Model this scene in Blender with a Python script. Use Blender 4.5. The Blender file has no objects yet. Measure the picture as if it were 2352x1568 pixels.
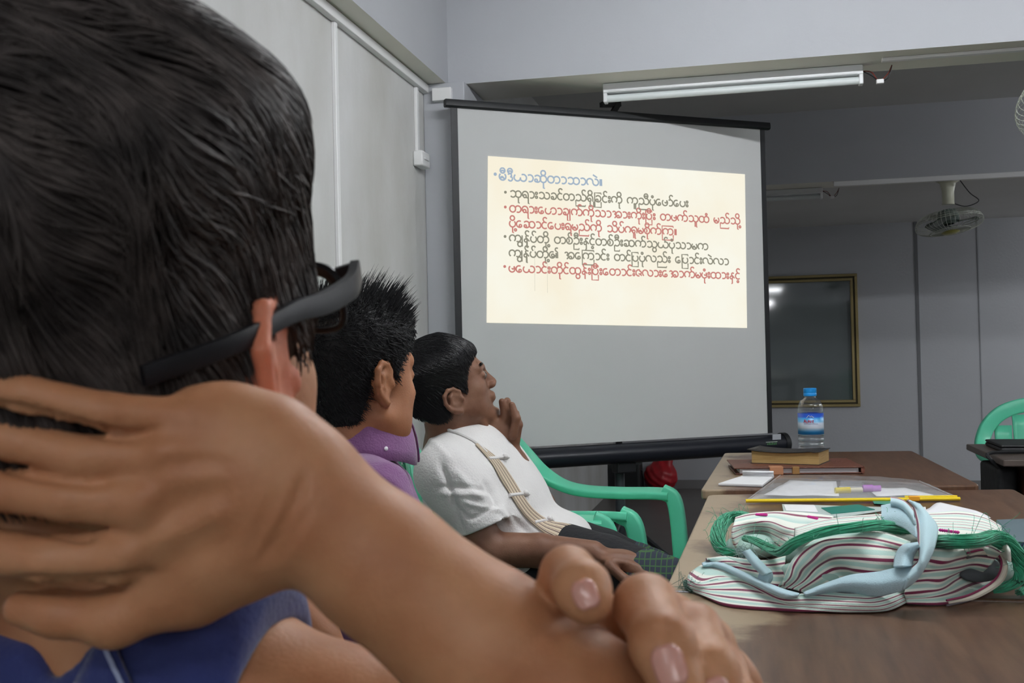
import bpy, bmesh, math, random
import numpy as np
from mathutils import Vector, Matrix
S = bpy.context.scene
COL = S.collection
# ------------------------------------------------------------------ camera
F_PX, CZ = 2500.0, 1.12
YAW, PIT, RHO = math.radians(12.3), math.atan(35 / 2500), .0223
_f0 = np.array([-math.sin(YAW), math.cos(YAW), 0]); _r0 = np.array([math.cos(YAW), math.sin(YAW), 0])
FW = _f0 * math.cos(PIT) + np.array([0, 0, 1]) * math.sin(PIT)
_u0 = np.cross(_r0, FW)
UP = math.cos(RHO) * _u0 + math.sin(RHO) * _r0
RT = math.cos(RHO) * _r0 - math.sin(RHO) * _u0
CP = np.array([0, 0, CZ])
cam = bpy.data.cameras.new('camera'); camo = bpy.data.objects.new('camera', cam); COL.objects.link(camo)
cam.sensor_width = 36; cam.lens = F_PX / 2352 * 36; cam.clip_start = .05; cam.clip_end = 100
camo.matrix_world = Matrix(((RT[0], UP[0], -FW[0], 0), (RT[1], UP[1], -FW[1], 0), (RT[2], UP[2], -FW[2], CZ), (0, 0, 0, 1)))
cam.dof.use_dof = True; cam.dof.focus_distance = 2.6; cam.dof.aperture_fstop = 16
S.camera = camo
# ------------------------------------------------------------------ light and exposure
S.view_settings.view_transform = 'Standard'; S.view_settings.look = 'None'; S.view_settings.gamma = 1
S.view_settings.use_curve_mapping = False
S.view_settings.exposure = 0.2
W = bpy.data.worlds.new('night'); S.world = W; W.use_nodes = True
W.node_tree.nodes['Background'].inputs[0].default_value = (.6, .7, 1, 1)
W.node_tree.nodes['Background'].inputs[1].default_value = .02
LAMPS = [(.25, 2.15, 2.42, 56), (2.3, 2.15, 2.42, 58), (.0, -1.6, 2.2, 20), (2.6, -1.6, 2.42, 26),
         (-.1, -4.3, 2.08, 40), (2.3, -4.3, 2.42, 40), (4.0, 5.4, 2.4, 82), (3.9, 8.0, 2.0, 40)]  # last two are added off to the right to brighten the far bays
# ------------------------------------------------------------------ helpers
def ray(x, y): return FW + RT * (x - 1176) / F_PX - UP * (y - 784) / F_PX
def P(x, y, d): return CP + ray(x, y) * d
def onz(x, y, z):
    v = ray(x, y); return CP + v * (z - CZ) / v[2]
def ony(x, y, Y):
    v = ray(x, y); return CP + v * Y / v[1]
def onx(x, y, X):
    v = ray(x, y); return CP + v * X / v[0]
def onplane(x, y, o, n):
    v = ray(x, y); return CP + v * (np.dot(np.array(o) - CP, n) / np.dot(v, n))
def lin(c):
    return tuple(((v / 255) / 12.92 if v / 255 <= .04045 else ((v / 255 + .055) / 1.055) ** 2.4) for v in c)
def nrm(v):
    v = np.array(v, float); return v / max(np.linalg.norm(v), 1e-12)
def cr(pts, n=8, closed=False):
    """Catmull-Rom through points (any dimension), n samples a span"""
    p = np.array(pts, float); m = len(p)
    if m < 3 and not closed:
        return np.array([p[0] + (p[-1] - p[0]) * t for t in np.linspace(0, 1, n + 1)])
    out = []
    for i in range(m if closed else m - 1):
        if closed: a, b, c, d = p[i - 1], p[i], p[(i + 1) % m], p[(i + 2) % m]
        else:
            b, c = p[i], p[i + 1]
            a = p[i - 1] if i else 2 * b - c
            d = p[i + 2] if i + 2 < m else 2 * c - b
        for t in np.linspace(0, 1, n, endpoint=False):
            out.append(.5 * (2 * b + (c - a) * t + (2 * a - 5 * b + 4 * c - d) * t * t + (3 * b - a - 3 * c + d) * t ** 3))
    if not closed: out.append(p[-1])
    return np.array(out)
class MB:
    def __init__(s): s.v, s.f, s.m, s.uv = [], [], [], {}
    def add(s, v, f, mi=0):
        k = len(s.v); s.v += [tuple(map(float, q)) for q in v]
        for q in f: s.f.append(tuple(i + k for i in q)); s.m.append(mi)
        return k
    def box(s, lo, hi, M=None, mi=0):
        x0, y0, z0 = lo; x1, y1, z1 = hi
        v = [(x0, y0, z0), (x1, y0, z0), (x1, y1, z0), (x0, y1, z0), (x0, y0, z1), (x1, y0, z1), (x1, y1, z1), (x0, y1, z1)]
        if M is not None: v = [tuple(M @ Vector(q)) for q in v]
        s.add(v, [(0, 3, 2, 1), (4, 5, 6, 7), (0, 1, 5, 4), (1, 2, 6, 5), (2, 3, 7, 6), (3, 0, 4, 7)], mi); return s
    def bar(s, a, b, w, h, up=(0, 0, 1), mi=0):
        a, b = np.array(a, float), np.array(b, float); d = nrm(b - a); x = nrm(np.cross(d, up)); z = np.cross(x, d)
        v = []
        for q in (a, b):
            for sx, sz in ((-1, -1), (1, -1), (1, 1), (-1, 1)): v.append(q + x * sx * w / 2 + z * sz * h / 2)
        s.add(v, [(0, 1, 2, 3), (7, 6, 5, 4), (0, 4, 5, 1), (1, 5, 6, 2), (2, 6, 7, 3), (3, 7, 4, 0)], mi); return s
    def tube(s, pts, r, n=10, cap=True, up=None, prof=None, mi=0):
        """sweep a circle (or closed 2D profile prof) along pts; r scalar or per point"""
        p = np.array(pts, float); m = len(p); r = np.full(m, r) if np.isscalar(r) else np.array(r, float)
        t = np.gradient(p, axis=0); t /= np.maximum(np.linalg.norm(t, axis=1), 1e-12)[:, None]
        if up is None:
            a = np.array([0, 0, 1.]) if abs(t[0][2]) < .9 else np.array([1., 0, 0])
        else: a = np.array(up, float)
        if prof is None: prof = [(math.cos(2 * math.pi * k / n), math.sin(2 * math.pi * k / n)) for k in range(n)]
        n = len(prof); v = []; x = None
        for i in range(m):
            if up is not None or x is None:
                x = nrm(np.cross(a, t[i]))
            else:
                x = nrm(x - t[i] * np.dot(x, t[i]))
            y = np.cross(t[i], x)
            for c, d in prof: v.append(p[i] + (x * c + y * d) * r[i])
        f = [(i * n + k, i * n + (k + 1) % n, (i + 1) * n + (k + 1) % n, (i + 1) * n + k) for i in range(m - 1) for k in range(n)]
        if cap: f += [tuple(range(n - 1, -1, -1)), tuple((m - 1) * n + k for k in range(n))]
        s.add(v, f, mi); return s
    def lathe(s, prof, n=24, M=None, cap=True, mi=0):
        v = []
        for r, z in prof:
            for k in range(n):
                q = (r * math.cos(2 * math.pi * k / n), r * math.sin(2 * math.pi * k / n), z)
                v.append(tuple(M @ Vector(q)) if M is not None else q)
        m = len(prof)
        f = [(i * n + k, i * n + (k + 1) % n, (i + 1) * n + (k + 1) % n, (i + 1) * n + k) for i in range(m - 1) for k in range(n)]
        if cap: f += [tuple(range(n - 1, -1, -1)), tuple((m - 1) * n + k for k in range(n))]
        s.add(v, f, mi); return s
    def prism(s, poly, h, M=None, mi=0):
        """poly in local xy, extruded along z from 0 to h"""
        n = len(poly); v = [(x, y, 0) for x, y in poly] + [(x, y, h) for x, y in poly]
        if M is not None: v = [tuple(M @ Vector(q)) for q in v]
        s.add(v, [tuple(range(n - 1, -1, -1)), tuple(range(n, 2 * n))] + [(i, (i + 1) % n, (i + 1) % n + n, i + n) for i in range(n)], mi); return s
    def grid(s, G, mi=0, uv=None, wrap=False):
        G = np.array(G, float); a, b = G.shape[:2]
        k = s.add(G.reshape(-1, 3), [(i * b + j, i * b + j + 1, (i + 1) * b + j + 1, (i + 1) * b + j) for i in range(a - 1) for j in range(b - 1)], mi)
        if wrap:
            for i in range(a - 1): s.f.append((k + i * b + b - 1, k + i * b, k + (i + 1) * b, k + (i + 1) * b + b - 1)); s.m.append(mi)
        if uv is not None:
            for q, w in enumerate(np.array(uv, float).reshape(-1, 2)): s.uv[k + q] = tuple(w)
        return s
    def build(s, name, mats, parent=None, smooth=35, bev=0, bseg=2, solid=0, sub=0):
        me = bpy.data.meshes.new(name); me.from_pydata(s.v, [], s.f); me.update()
        if not isinstance(mats, (list, tuple)): mats = [mats]
        for m in mats: me.materials.append(m)
        if any(s.m): me.polygons.foreach_set('material_index', s.m)
        if s.uv:
            L = me.uv_layers.new(name='UVMap')
            for lp in me.loops: L.data[lp.index].uv = s.uv.get(lp.vertex_index, (0, 0))
        o = bpy.data.objects.new(name, me); COL.objects.link(o)
        if parent is not None: o.parent = parent; o.matrix_parent_inverse = Matrix.Translation(-Vector(parent.location)) if parent.rotation_euler[:] == (0, 0, 0) else parent.matrix_basis.inverted()
        if smooth:
            me.shade_smooth(); me.set_sharp_from_angle(angle=math.radians(smooth))
        if sub: m = o.modifiers.new('sub', 'SUBSURF'); m.levels = sub; m.render_levels = sub
        if solid: m = o.modifiers.new('solid', 'SOLIDIFY'); m.thickness = solid; m.offset = 0
        if bev: m = o.modifiers.new('bev', 'BEVEL'); m.width = bev; m.segments = bseg; m.limit_method = 'ANGLE'; m.angle_limit = math.radians(40)
        return o
def tag(o, label=None, cat=None, group=None, kind=None):
    if label: o['label'] = label
    if cat: o['category'] = cat
    if group: o['group'] = group
    if kind: o['kind'] = kind
    return o
def thing(name, label, cat, loc=(0, 0, 0), group=None):
    o = bpy.data.objects.new(name, None); o.location = tuple(map(float, loc)); o.empty_display_size = .05
    COL.objects.link(o); return tag(o, label, cat, group)
def copy_tree(o, parent=None):
    c = o.copy(); COL.objects.link(c)
    if parent is not None: c.parent = parent
    for ch in list(o.children): copy_tree(ch, c)
    return c
# ------------------------------------------------------------------ materials
def nodes(name):
    m = bpy.data.materials.new(name); m.use_nodes = True
    nt = m.node_tree; return m, nt, nt.nodes['Principled BSDF']
def mat(name, rgb, rough=.6, var=.0, scale=8., metal=0, bump=0, bscale=40, spec=.5, rgb2=None, sss=0, coat=0, stretch=None, detail=4, trans=0, ior=1.45, alpha=1, sheen=0, emit=None, est=1):
    m, nt, b = nodes(name); c = lin(rgb)
    b.inputs['Roughness'].default_value = rough; b.inputs['Metallic'].default_value = metal
    b.inputs['Specular IOR Level'].default_value = spec; b.inputs['Base Color'].default_value = (*c, 1)
    b.inputs['Coat Weight'].default_value = coat; b.inputs['IOR'].default_value = ior
    b.inputs['Transmission Weight'].default_value = trans; b.inputs['Alpha'].default_value = alpha
    b.inputs['Sheen Weight'].default_value = sheen
    if sss:
        b.inputs['Subsurface Weight'].default_value = sss; b.inputs['Subsurface Radius'].default_value = (1, .35, .2); b.inputs['Subsurface Scale'].default_value = .006
    if emit: b.inputs['Emission Color'].default_value = (*lin(emit), 1); b.inputs['Emission Strength'].default_value = est
    if var or rgb2 or bump:
        tc = nt.nodes.new('ShaderNodeTexCoord'); mp = nt.nodes.new('ShaderNodeMapping'); nt.links.new(tc.outputs['Object'], mp.inputs[0])
        if stretch: mp.inputs['Scale'].default_value = stretch
    if var or rgb2:
        n = nt.nodes.new('ShaderNodeTexNoise'); n.inputs['Scale'].default_value = scale; n.inputs['Detail'].default_value = detail
        nt.links.new(mp.outputs[0], n.inputs['Vector'])
        r = nt.nodes.new('ShaderNodeValToRGB'); r.color_ramp.elements[0].position = .35; r.color_ramp.elements[1].position = .68
        c2 = lin(rgb2) if rgb2 else tuple(v * (1 - var) for v in c)
        r.color_ramp.elements[0].color = (*c2, 1); r.color_ramp.elements[1].color = (*c, 1)
        nt.links.new(n.outputs['Fac'], r.inputs[0]); nt.links.new(r.outputs[0], b.inputs['Base Color'])
    if bump:
        n2 = nt.nodes.new('ShaderNodeTexNoise'); n2.inputs['Scale'].default_value = bscale; n2.inputs['Detail'].default_value = 5
        nt.links.new(mp.outputs[0], n2.inputs['Vector'])
        bp = nt.nodes.new('ShaderNodeBump'); bp.inputs['Strength'].default_value = bump; bp.inputs['Distance'].default_value = .01
        nt.links.new(n2.outputs['Fac'], bp.inputs['Height']); nt.links.new(bp.outputs[0], b.inputs['Normal'])
    return m
M = {}
M['wall'] = mat('white_wall_paint', (214, 214, 214), .7, var=.10, scale=2.4, bump=.12, bscale=60, rgb2=(188, 187, 182), detail=9, stretch=(1, 1, .55))
M['wall2'] = mat('grey_wall_paint', (176, 178, 182), .8, var=.06, scale=1.2, bump=.1, bscale=50)
M['beam'] = mat('beam_paint', (180, 182, 187), .75, var=.04, scale=2, bump=.1, bscale=30)
M['soffit'] = mat('cream_soffit_paint', (232, 230, 220), .8, var=.06, scale=2)
M['ceil'] = mat('ceiling_paint', (205, 205, 203), .85, var=.05, scale=2)
M['floor'] = mat('floor_tile', (112, 106, 102), .35, var=.12, scale=5)
M['pvc'] = mat('white_pvc', (232, 232, 232), .45)
M['black'] = mat('black_plastic', (22, 23, 26), .45)
M['blackm'] = mat('black_metal', (28, 29, 32), .4, spec=.5)
M['white'] = mat('white_enamel', (228, 230, 232), .35)
M['chair'] = mat('mint_green_plastic', (98, 208, 170), .32, spec=.5, var=.06, scale=14)
# ------------------------------------------------------------------ the room
XL, XR, YB, YF, ZB, ZC = -1.14, 5.2, -7.5, 9.12, 2.12, 2.55
def st(o, label=None): o['kind'] = 'structure'; return o
def wall(name, lo, hi, m): return st(MB().box(lo, hi).build(name, m, smooth=0))
wall('floor', (XL - .1, YB - .1, -.1), (XR + .1, YF + .1, 0), M['floor'])
wall('ceiling', (XL - .1, YB - .1, ZC), (XR + .1, YF + .1, ZC + .1), M['ceil'])
wall('wall_left', (XL - .1, YB, 0), (XL, YF, ZC), M['wall'])
wall('wall_right', (XR, YB, 0), (XR + .1, YF, ZC), M['wall2'])
wall('wall_rear', (XL - .1, YB - .1, 0), (XR + .1, YB, ZC), M['wall2'])
wx0, wx1, wz0, wz1 = .02, .855, .66, 1.725
b = MB()
b.box((XL - .1, YF, 0), (wx0, YF + .12, ZC)).box((wx1, YF, 0), (XR + .1, YF + .12, ZC)).box((wx0, YF, 0), (wx1, YF + .12, wz0)).box((wx0, YF, wz1), (wx1, YF + .12, ZC))
st(b.build('wall_far', M['wall2'], smooth=0))
wall('ceiling_far_bay', (XL, 6.98, ZB), (XR, YF, ZB + .06), M['ceil'])
for nm, y0, y1 in (('beam_near', 3.84, 4.11), ('beam_mid', 6.73, 6.98), ('beam_behind', -2.95, -2.7), ('beam_rear', -5.8, -5.55)):
    o = MB().box((XL, y0, ZB), (XR, y1, ZC)).build(nm, [M['beam'], M['soffit']], smooth=0)
    o.data.polygons[0].material_index = 1; st(o)
o = MB().box((XL, YB, ZB), (-1.055, 3.84, ZC)).build('beam_side', [M['beam'], M['soffit']], smooth=0); o.data.polygons[0].material_index = 1; st(o)
st(MB().box((XL, 3.80, 0), (-.985, 4.11, ZB)).build('column_left', M['beam'], smooth=0, bev=.004))
# wall panel seams on the far wall
for i, px in enumerate((2110, 2252)):
    q = ony(px, 800, YF)
    st(MB().box((q[0] - (.012 if i == 0 else .004), YF - .006, .02), (q[0] + (.012 if i == 0 else .004), YF, ZB)).build('trim_%d' % (i + 1), mat('seam_grey_%d' % i, (112, 113, 116) if i == 0 else (150, 152, 155), .8), smooth=0))
st(MB().box((XL, YF - .015, 0), (XR, YF, .07)).build('baseboard_far', mat('baseboard_grey', (120, 118, 118), .6), smooth=0))
# window with a dark pane at night
wt = thing('window_1', None, None, ((wx0 + wx1) / 2, YF, wz0)); wt['kind'] = 'structure'
gold = mat('bronze_aluminium', (128, 114, 76), .42, metal=.6)
dk = mat('dark_bronze', (52, 46, 30), .4, metal=.6)
b = MB(); fwid = .05
for a0, a1, mi in ((0, .022, 0), (.022, .034, 1), (.034, .055, 0)):
    for lo, hi in (((wx0 + a0, wz0 + a0), (wx1 - a0, wz0 + a1)), ((wx0 + a0, wz1 - a1), (wx1 - a0, wz1 - a0)), ((wx0 + a0, wz0 + a1), (wx0 + a1, wz1 - a1)), ((wx1 - a1, wz0 + a1), (wx1 - a0, wz1 - a1))):
        b.box((lo[0], YF - (.03 if mi == 0 else .012) + a0 * .3, lo[1]), (hi[0], YF + .05, hi[1]), mi=mi)
b.build('window_frame', [gold, dk], wt, smooth=0, bev=.002)
gl = mat('night_glass_grey_reflection', (100, 107, 107), .05, spec=.9)  # grey base colour stands in for the lit room reflected in the pane
MB().box((wx0 + .05, YF + .012, wz0 + .05), (wx1 - .05, YF + .018, wz1 - .05)).build('window_pane', gl, wt, smooth=0)
# cable trunking on the left wall
tk = lambda px, py: onx(px, py, XL)
za, zb = tk(985, 226)[2], ZB - .005
o = MB().box((XL, -3, za), (XL + .022, 3.80, zb)).build('cable_trunking', M['pvc'], bev=.002); tag(o, 'white cable trunking running level along the left wall under the beam', 'trunking')
q = tk(768, 300); o = MB().box((XL, q[1] - .011, .05), (XL + .012, q[1] + .011, za)).build('cable_trunking', M['pvc'], bev=.002); tag(o, 'thin white vertical cable strip on the left wall behind the dark-haired heads', 'trunking')
q = tk(954, 300); z1 = tk(955, 348)[2]
o = MB().box((XL, q[1] - .011, z1), (XL + .012, q[1] + .011, za)).build('cable_trunking', M['pvc'], bev=.002); tag(o, 'short white cable strip dropping to the switch box beside the screen', 'trunking')
q0, q1 = tk(948, 345), tk(963, 388)
t = thing('wall_switch', 'white wall switch box under the short cable strip on left wall', 'switch', (XL, (q0[1] + q1[1]) / 2, q1[2]))
MB().box((XL, q0[1], q1[2]), (XL + .035, q1[1] + .02, q0[2])).build('switch_box', M['pvc'], t, bev=.005)
MB().box((XL + .035, q0[1] + .02, q1[2] + .03), (XL + .039, q1[1], q0[2] - .03)).build('switch_plate', M['white'], t, bev=.002)
a, c = ony(996, 206, 3.8), ony(1040, 232, 3.8)
o = MB().box((a[0], 3.775, c[2]), (c[0], 3.80, a[2])).build('cable_trunking', M['pvc'], bev=.002); tag(o, 'short white trunking piece across the column above the screen corner', 'trunking')
a = onz(2025, 134, ZB); c = onz(2420, 110, ZB)
o = MB().box((a[0], a[1] - .012, ZB - .012), (.985, a[1] + .012, ZB)).build('cable_trunking', M['pvc'], bev=.002); tag(o, 'white cable strip under the near beam to the right of the tube lamp', 'trunking')
a = onz(1913, 420, ZB)
o = MB().box((a[0], 6.73, ZB - .03), (3.2, 6.755, ZB)).build('cable_trunking', M['pvc'], bev=.002); tag(o, 'grey white cable strip under the distant beam above the hanging fan', 'trunking')
# wall socket
q = ony(1597, 1040, YF)
t = thing('wall_socket', 'white double wall socket low on the far wall below the screen', 'socket', (q[0], YF, q[2] - .045))
MB().box((q[0] - .045, YF - .012, q[2] - .045), (q[0] + .045, YF, q[2] + .045)).build('socket_plate', M['pvc'], t, bev=.003)
b = MB()
for dx, dz in ((-.012, 0), (.012, 0), (0, .016)): b.box((q[0] + dx - .003, YF - .0135, q[2] + dz - .004), (q[0] + dx + .003, YF - .0115, q[2] + dz + .004))
b.build('socket_hole', M['black'], t, smooth=0)
# tube lamps
def tube_lamp(x0, x1, y, label, wires=True):
    t = thing('tube_lamp', label, 'lamp', ((x0 + x1) / 2, y, ZB))
    b = MB().box((x0, y - .022, ZB - .036), (x1, y + .022, ZB - .001))
    b.box((x0 + .02, y - .03, ZB - .037), (x1 - .02, y + .03, ZB - .03))
    b.build('lamp_housing', M['white'], t, bev=.003)
    for xx in (x0, x1 - .014): MB().box((xx, y - .02, ZB - .07), (xx + .014, y + .02, ZB - .034)).build('lamp_holder', M['white'], t, bev=.003)
    MB().tube([(x0 + .012, y, ZB - .054), (x1 - .012, y, ZB - .054)], .0135, 16).build('glass_tube', mat('frosted_tube', (214, 220, 220), .3), t)
    if wires:
        for k, (dz, c) in enumerate(((.05, M['black']), (.035, mat('red_wire', (110, 40, 30), .5)))):
            p = cr([(x1, y + .005, ZB - .02), (x1 + .03, y, ZB - dz * .8), (x1 + .055, y, ZB - .06), (x1 + .085, y + .01, ZB - dz), (x1 + .1, y + .01, ZB - .005)], 6)
            MB().tube(p, .002, 6).build('wire', c, t)
        MB().box((x1 + .045, y - .008, ZB - .07), (x1 + .07, y + .008, ZB - .055)).build('terminal_block', M['pvc'], t, bev=.002)
    return t
a, c = onz(1385, 192, ZB), onz(1980, 152, ZB); ly = (a[1] + c[1]) / 2
tube_lamp(a[0], c[0], ly, 'unlit white tube lamp with loose wires under the near beam above screen')
c = onz(1890, 428, ZB); tube_lamp(c[0] - 1.2, c[0], c[1] + .05, 'unlit white tube lamp under the distant beam, half hidden by the screen')
# lit lamps out of view; last two added to brighten the far wall
for i, (x, y, z, p) in enumerate(LAMPS):
    t = thing('ceiling_or_added_lamp', 'lit tube lamp out of view; the far-bay pair is added to brighten that end', 'lamp', (x, y, z), 'lit lamps behind the viewer')
    MB().box((x - .6, y - .03, z + .02), (x + .6, y + .03, z + .06)).box((x - .02, y - .02, z + .05), (x + .02, y + .02, ZC)).build('lamp_housing', M['white'], t, smooth=0)
    MB().tube([(x - .575, y, z), (x + .575, y, z)], .015, 10).build('glass_tube', mat('lit_tube_%d' % i, (240, 246, 255), .5, emit=(246, 249, 252), est=p / .34), t)
# fans
def orbit_fan(c, ztop, label, tilt, R=.19, drop=.2):
    t = thing('orbit_fan', label, 'fan', (c[0], c[1], ztop))
    cream = mat('cream_fan_metal', (216, 216, 196), .3); wire = mat('fan_wire', (176, 180, 168), .35)
    MB().lathe([(.075, ztop - .001), (.07, ztop - .012), (.045, ztop - .03), (.034, ztop - .08), (.034, ztop - drop * .75), (.038, ztop - drop * .78)], 24, Matrix.Translation((c[0], c[1], 0))).build('fan_stem', cream, t)
    zc = ztop - drop - .06
    Mx = Matrix.Translation((c[0], c[1], zc)) @ Matrix.Rotation(tilt[0], 4, 'X') @ Matrix.Rotation(tilt[1], 4, 'Y')
    MB().lathe([(.0, .075), (.05, .07), (.062, .03), (.06, .0), (.03, -.012)], 24, Mx, cap=False).build('motor', mat('fan_motor', (96, 110, 104), .4), t)
    prof = [(.06, .05), (R * .55, .055), (R * .85, .04), (R, .0), (R * .95, -.035), (R * .6, -.055), (.05, -.06)]
    pc = cr(prof, 4)
    b = MB()
    for k in range(48):
        a = 2 * math.pi * k / 48
        b.tube([tuple(Mx @ Vector((r * math.cos(a), r * math.sin(a), z))) for r, z in pc], .0011, 4)
    for r, z in ((.06, .05), (R, 0), (R * .97, .012), (R * .6, -.055)):
        b.tube([tuple(Mx @ Vector((r * math.cos(a), r * math.sin(a), z))) for a in np.linspace(0, 2 * math.pi, 41)], .0022, 5)
    b.build('fan_cage', wire, t)
    for k in range(3):
        g = []
        for s_ in np.linspace(.04, R * .88, 7):
            w = .02 + .055 * math.sin(math.pi * (s_ / R) ** .8)
            g.append([tuple(Mx @ (Matrix.Rotation(2 * math.pi * k / 3, 4, 'Z') @ Vector((s_, q * w, .012 * q * 1.5)))) for q in (-1, -.5, 0, .5, 1)])
        MB().grid(g).build('fan_blade', mat('smoky_blade', (84, 96, 88), .3), t, solid=.002)
    MB().lathe([(.0, -.072), (.035, -.07), (.052, -.062), (.05, -.054)], 24, Mx, cap=False).build('hub_badge', mat('olive_badge', (150, 146, 72), .4), t)
    MB().tube(cr([(c[0] + .06, c[1], ztop), (c[0] + .12, c[1], ztop - .09), (c[0] + .17, c[1], ztop - .14), (c[0] + .1, c[1], ztop - .17), (c[0] + .03, c[1], ztop - .15)], 6), .003, 5).build('cable', M['blackm'], t)
a = onz(2165, 420, ZB)
orbit_fan((a[0], 6.86), ZB, 'cream caged fan hanging from the distant beam above the far window', (-.12, -.12))
e = ony(2328, 250, 4.0); orbit_fan((e[0] + .2, 4.0), ZB, 'caged wire fan cut by the right edge below the near beam', (-.5, -.2), R=.2, drop=.1)
# ------------------------------------------------------------------ projection screen on its tripod
sTL, sTR = P(1042, 240, 3.86), P(1757, 298, 4.37)
sBR = P(1768, 998, 4.37 * (697 / 697.)); sBL = P(1049, 1031, 3.86)
so = (sTL + sBL) / 2; sx = nrm(((sTR + sBR) - (sTL + sBL)) * [1, 1, 0]); sn = np.cross(sx, [0, 0, 1.]); sn = -sn if np.dot(sn, CP - so) < 0 else sn
def scr(px, py, off=0): return onplane(px, py, so + sn * off, sn)
def sl(p): d = np.array(p) - so; return np.dot(d, sx), d[2]            # screen-local
def sw(a, z, off=0): return so + sx * a + np.array([0, 0, z]) + sn * off
(aTL, zTL), (aTR, zTR), (aBR, zBR), (aBL, zBL) = [sl(scr(*q)) for q in ((1042, 240), (1757, 298), (1768, 998), (1049, 1031))]
a0, a1 = (aTL + aBL) / 2, (aTR + aBR) / 2; z1 = (zTL + zTR) / 2; z0 = (zBL + zBR) / 2
cen = sw((a0 + a1) / 2, 0)
scn = thing('projection_screen', 'large grey-white projection screen with black borders on a tripod stand', 'screen', (cen[0], cen[1], 0))
fab = mat('matte_screen_fabric', (196, 197, 196), .85, var=.03, scale=3, bump=.03, bscale=200)
def plate(name, A0, A1, Z0, Z1, th, m, par, off=0, bev=0):
    b = MB(); v = [sw(A, Z, off + o) for o in (0, th) for A, Z in ((A0, Z0), (A1, Z0), (A1, Z1), (A0, Z1))]
    b.add(v, [(0, 3, 2, 1), (4, 5, 6, 7), (0, 1, 5, 4), (1, 2, 6, 5), (2, 3, 7, 6), (3, 0, 4, 7)])
    o = b.build(name, m, par, smooth=0, bev=bev); bm = bmesh.new(); bm.from_mesh(o.data); bmesh.ops.recalc_face_normals(bm, faces=bm.faces); bm.to_mesh(o.data); bm.free(); return o
bw = .021
plate('screen_fabric', a0, a1, z0, z1, -.004, fab, scn)
for A0, A1 in ((a0 - .004, a0 + bw), (a1 - bw * .8, a1 + .004)): plate('black_border', A0, A1, z0, z1, .003, M['black'], scn)
MB().tube([sw(a0 - .025, z1 + .008), sw(a1 + .025, z1 + .008)], .014, 12, up=sn, prof=[(1, .8), (.3, 1), (-.6, 1), (-1, .5), (-1, -.5), (-.6, -1), (.3, -1), (1, -.8)]).build('top_rail', M['black'], scn)
pr = [(math.cos(k * math.pi / 5), 1.25 * math.sin(k * math.pi / 5)) for k in range(10)]
bc = z0 - .045
MB().tube([sw(a0 - .03, bc), sw(a1 + .045, bc)], .034, 12, up=sn, prof=[(c * 1.12, d) for c, d in pr]).build('roller_case', mat('case_black', (26, 28, 36), .35), scn, smooth=40)
for A0, A1 in ((a1 + .045, a1 + .075), (a0 - .06, a0 - .03)):
    MB().tube([sw(A0, bc), sw(A0 + (A1 - A0) * .7, bc), sw(A1, bc)], [.044, .044, .034], 16, up=sn).build('end_cap', M['black'], scn)
ow = sw(0, 0, .047) - so
lab = mat('label_sticker', (196, 208, 190), .5)
plate('size_label', a1 - .055, a1 + .0, bc - .004, bc + .014, .0015, lab, scn, .0385)
gt = mat('green_print', (70, 120, 70), .5)
for i, A in enumerate(np.linspace(a1 - .05, a1 - .01, 6)): plate('label_print', A, A + .005, bc + .002, bc + .0085 + .002 * (i % 2), .0006, gt, scn, .040)
plate('case_label', a1 - .018, a1 + .022, bc + .02, bc + .042, .0015, mat('grey_sticker', (170, 172, 178), .5), scn, .032)
ac = sl(scr(1427, 640))[0]
pz0 = -so[2] + .52
def wz(A, zz, off): return sw(A, zz - so[2], off)
MB().tube([wz(ac, .50, -.05), wz(ac, so[2] + z1 + .03, -.05)], .013, 10).build('tripod_pole', M['blackm'], scn)
MB().tube([wz(ac, .42, -.05), wz(ac, so[2] + bc - .05, -.05)], .019, 12).build('pole_sleeve', mat('gunmetal', (58, 62, 66), .4, metal=.3), scn)
plate('case_bracket', ac - .04, ac + .04, bc - .075, bc - .03, .05, M['black'], scn, -.04, bev=.006)
b = MB(); q = sl(scr(1412, 245))[1]
b.bar(sw(ac - .02, z1 + .0, -.03), sw(ac + .02, z1 + .06, -.03), .02, .02).bar(sw(ac - .05, z1 + .055, -.035), sw(ac + .03, z1 + .06, -.035), .025, .018).bar(sw(ac - .045, z1 + .01, -.035), sw(ac - .045, z1 + .06, -.035), .02, .018)
b.build('hanger_hook', M['black'], scn)
for k in range(3):
    an = math.radians(20 + 120 * k)
    d = sx * math.cos(an) + sn * math.sin(an)
    h0 = wz(ac, .50, -.05); f = wz(ac, .012, -.05) + d * .56
    MB().tube([h0, f], .011, 8).build('tripod_leg', M['blackm'], scn)
    MB().bar(wz(ac, .28, -.05), h0 + (f - h0) * .52, .012, .006).build('leg_strut', M['blackm'], scn)
    MB().tube([f - [0, 0, .012], f + (h0 - f) * .05], .014, 8).build('rubber_foot', M['black'], scn)
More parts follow.
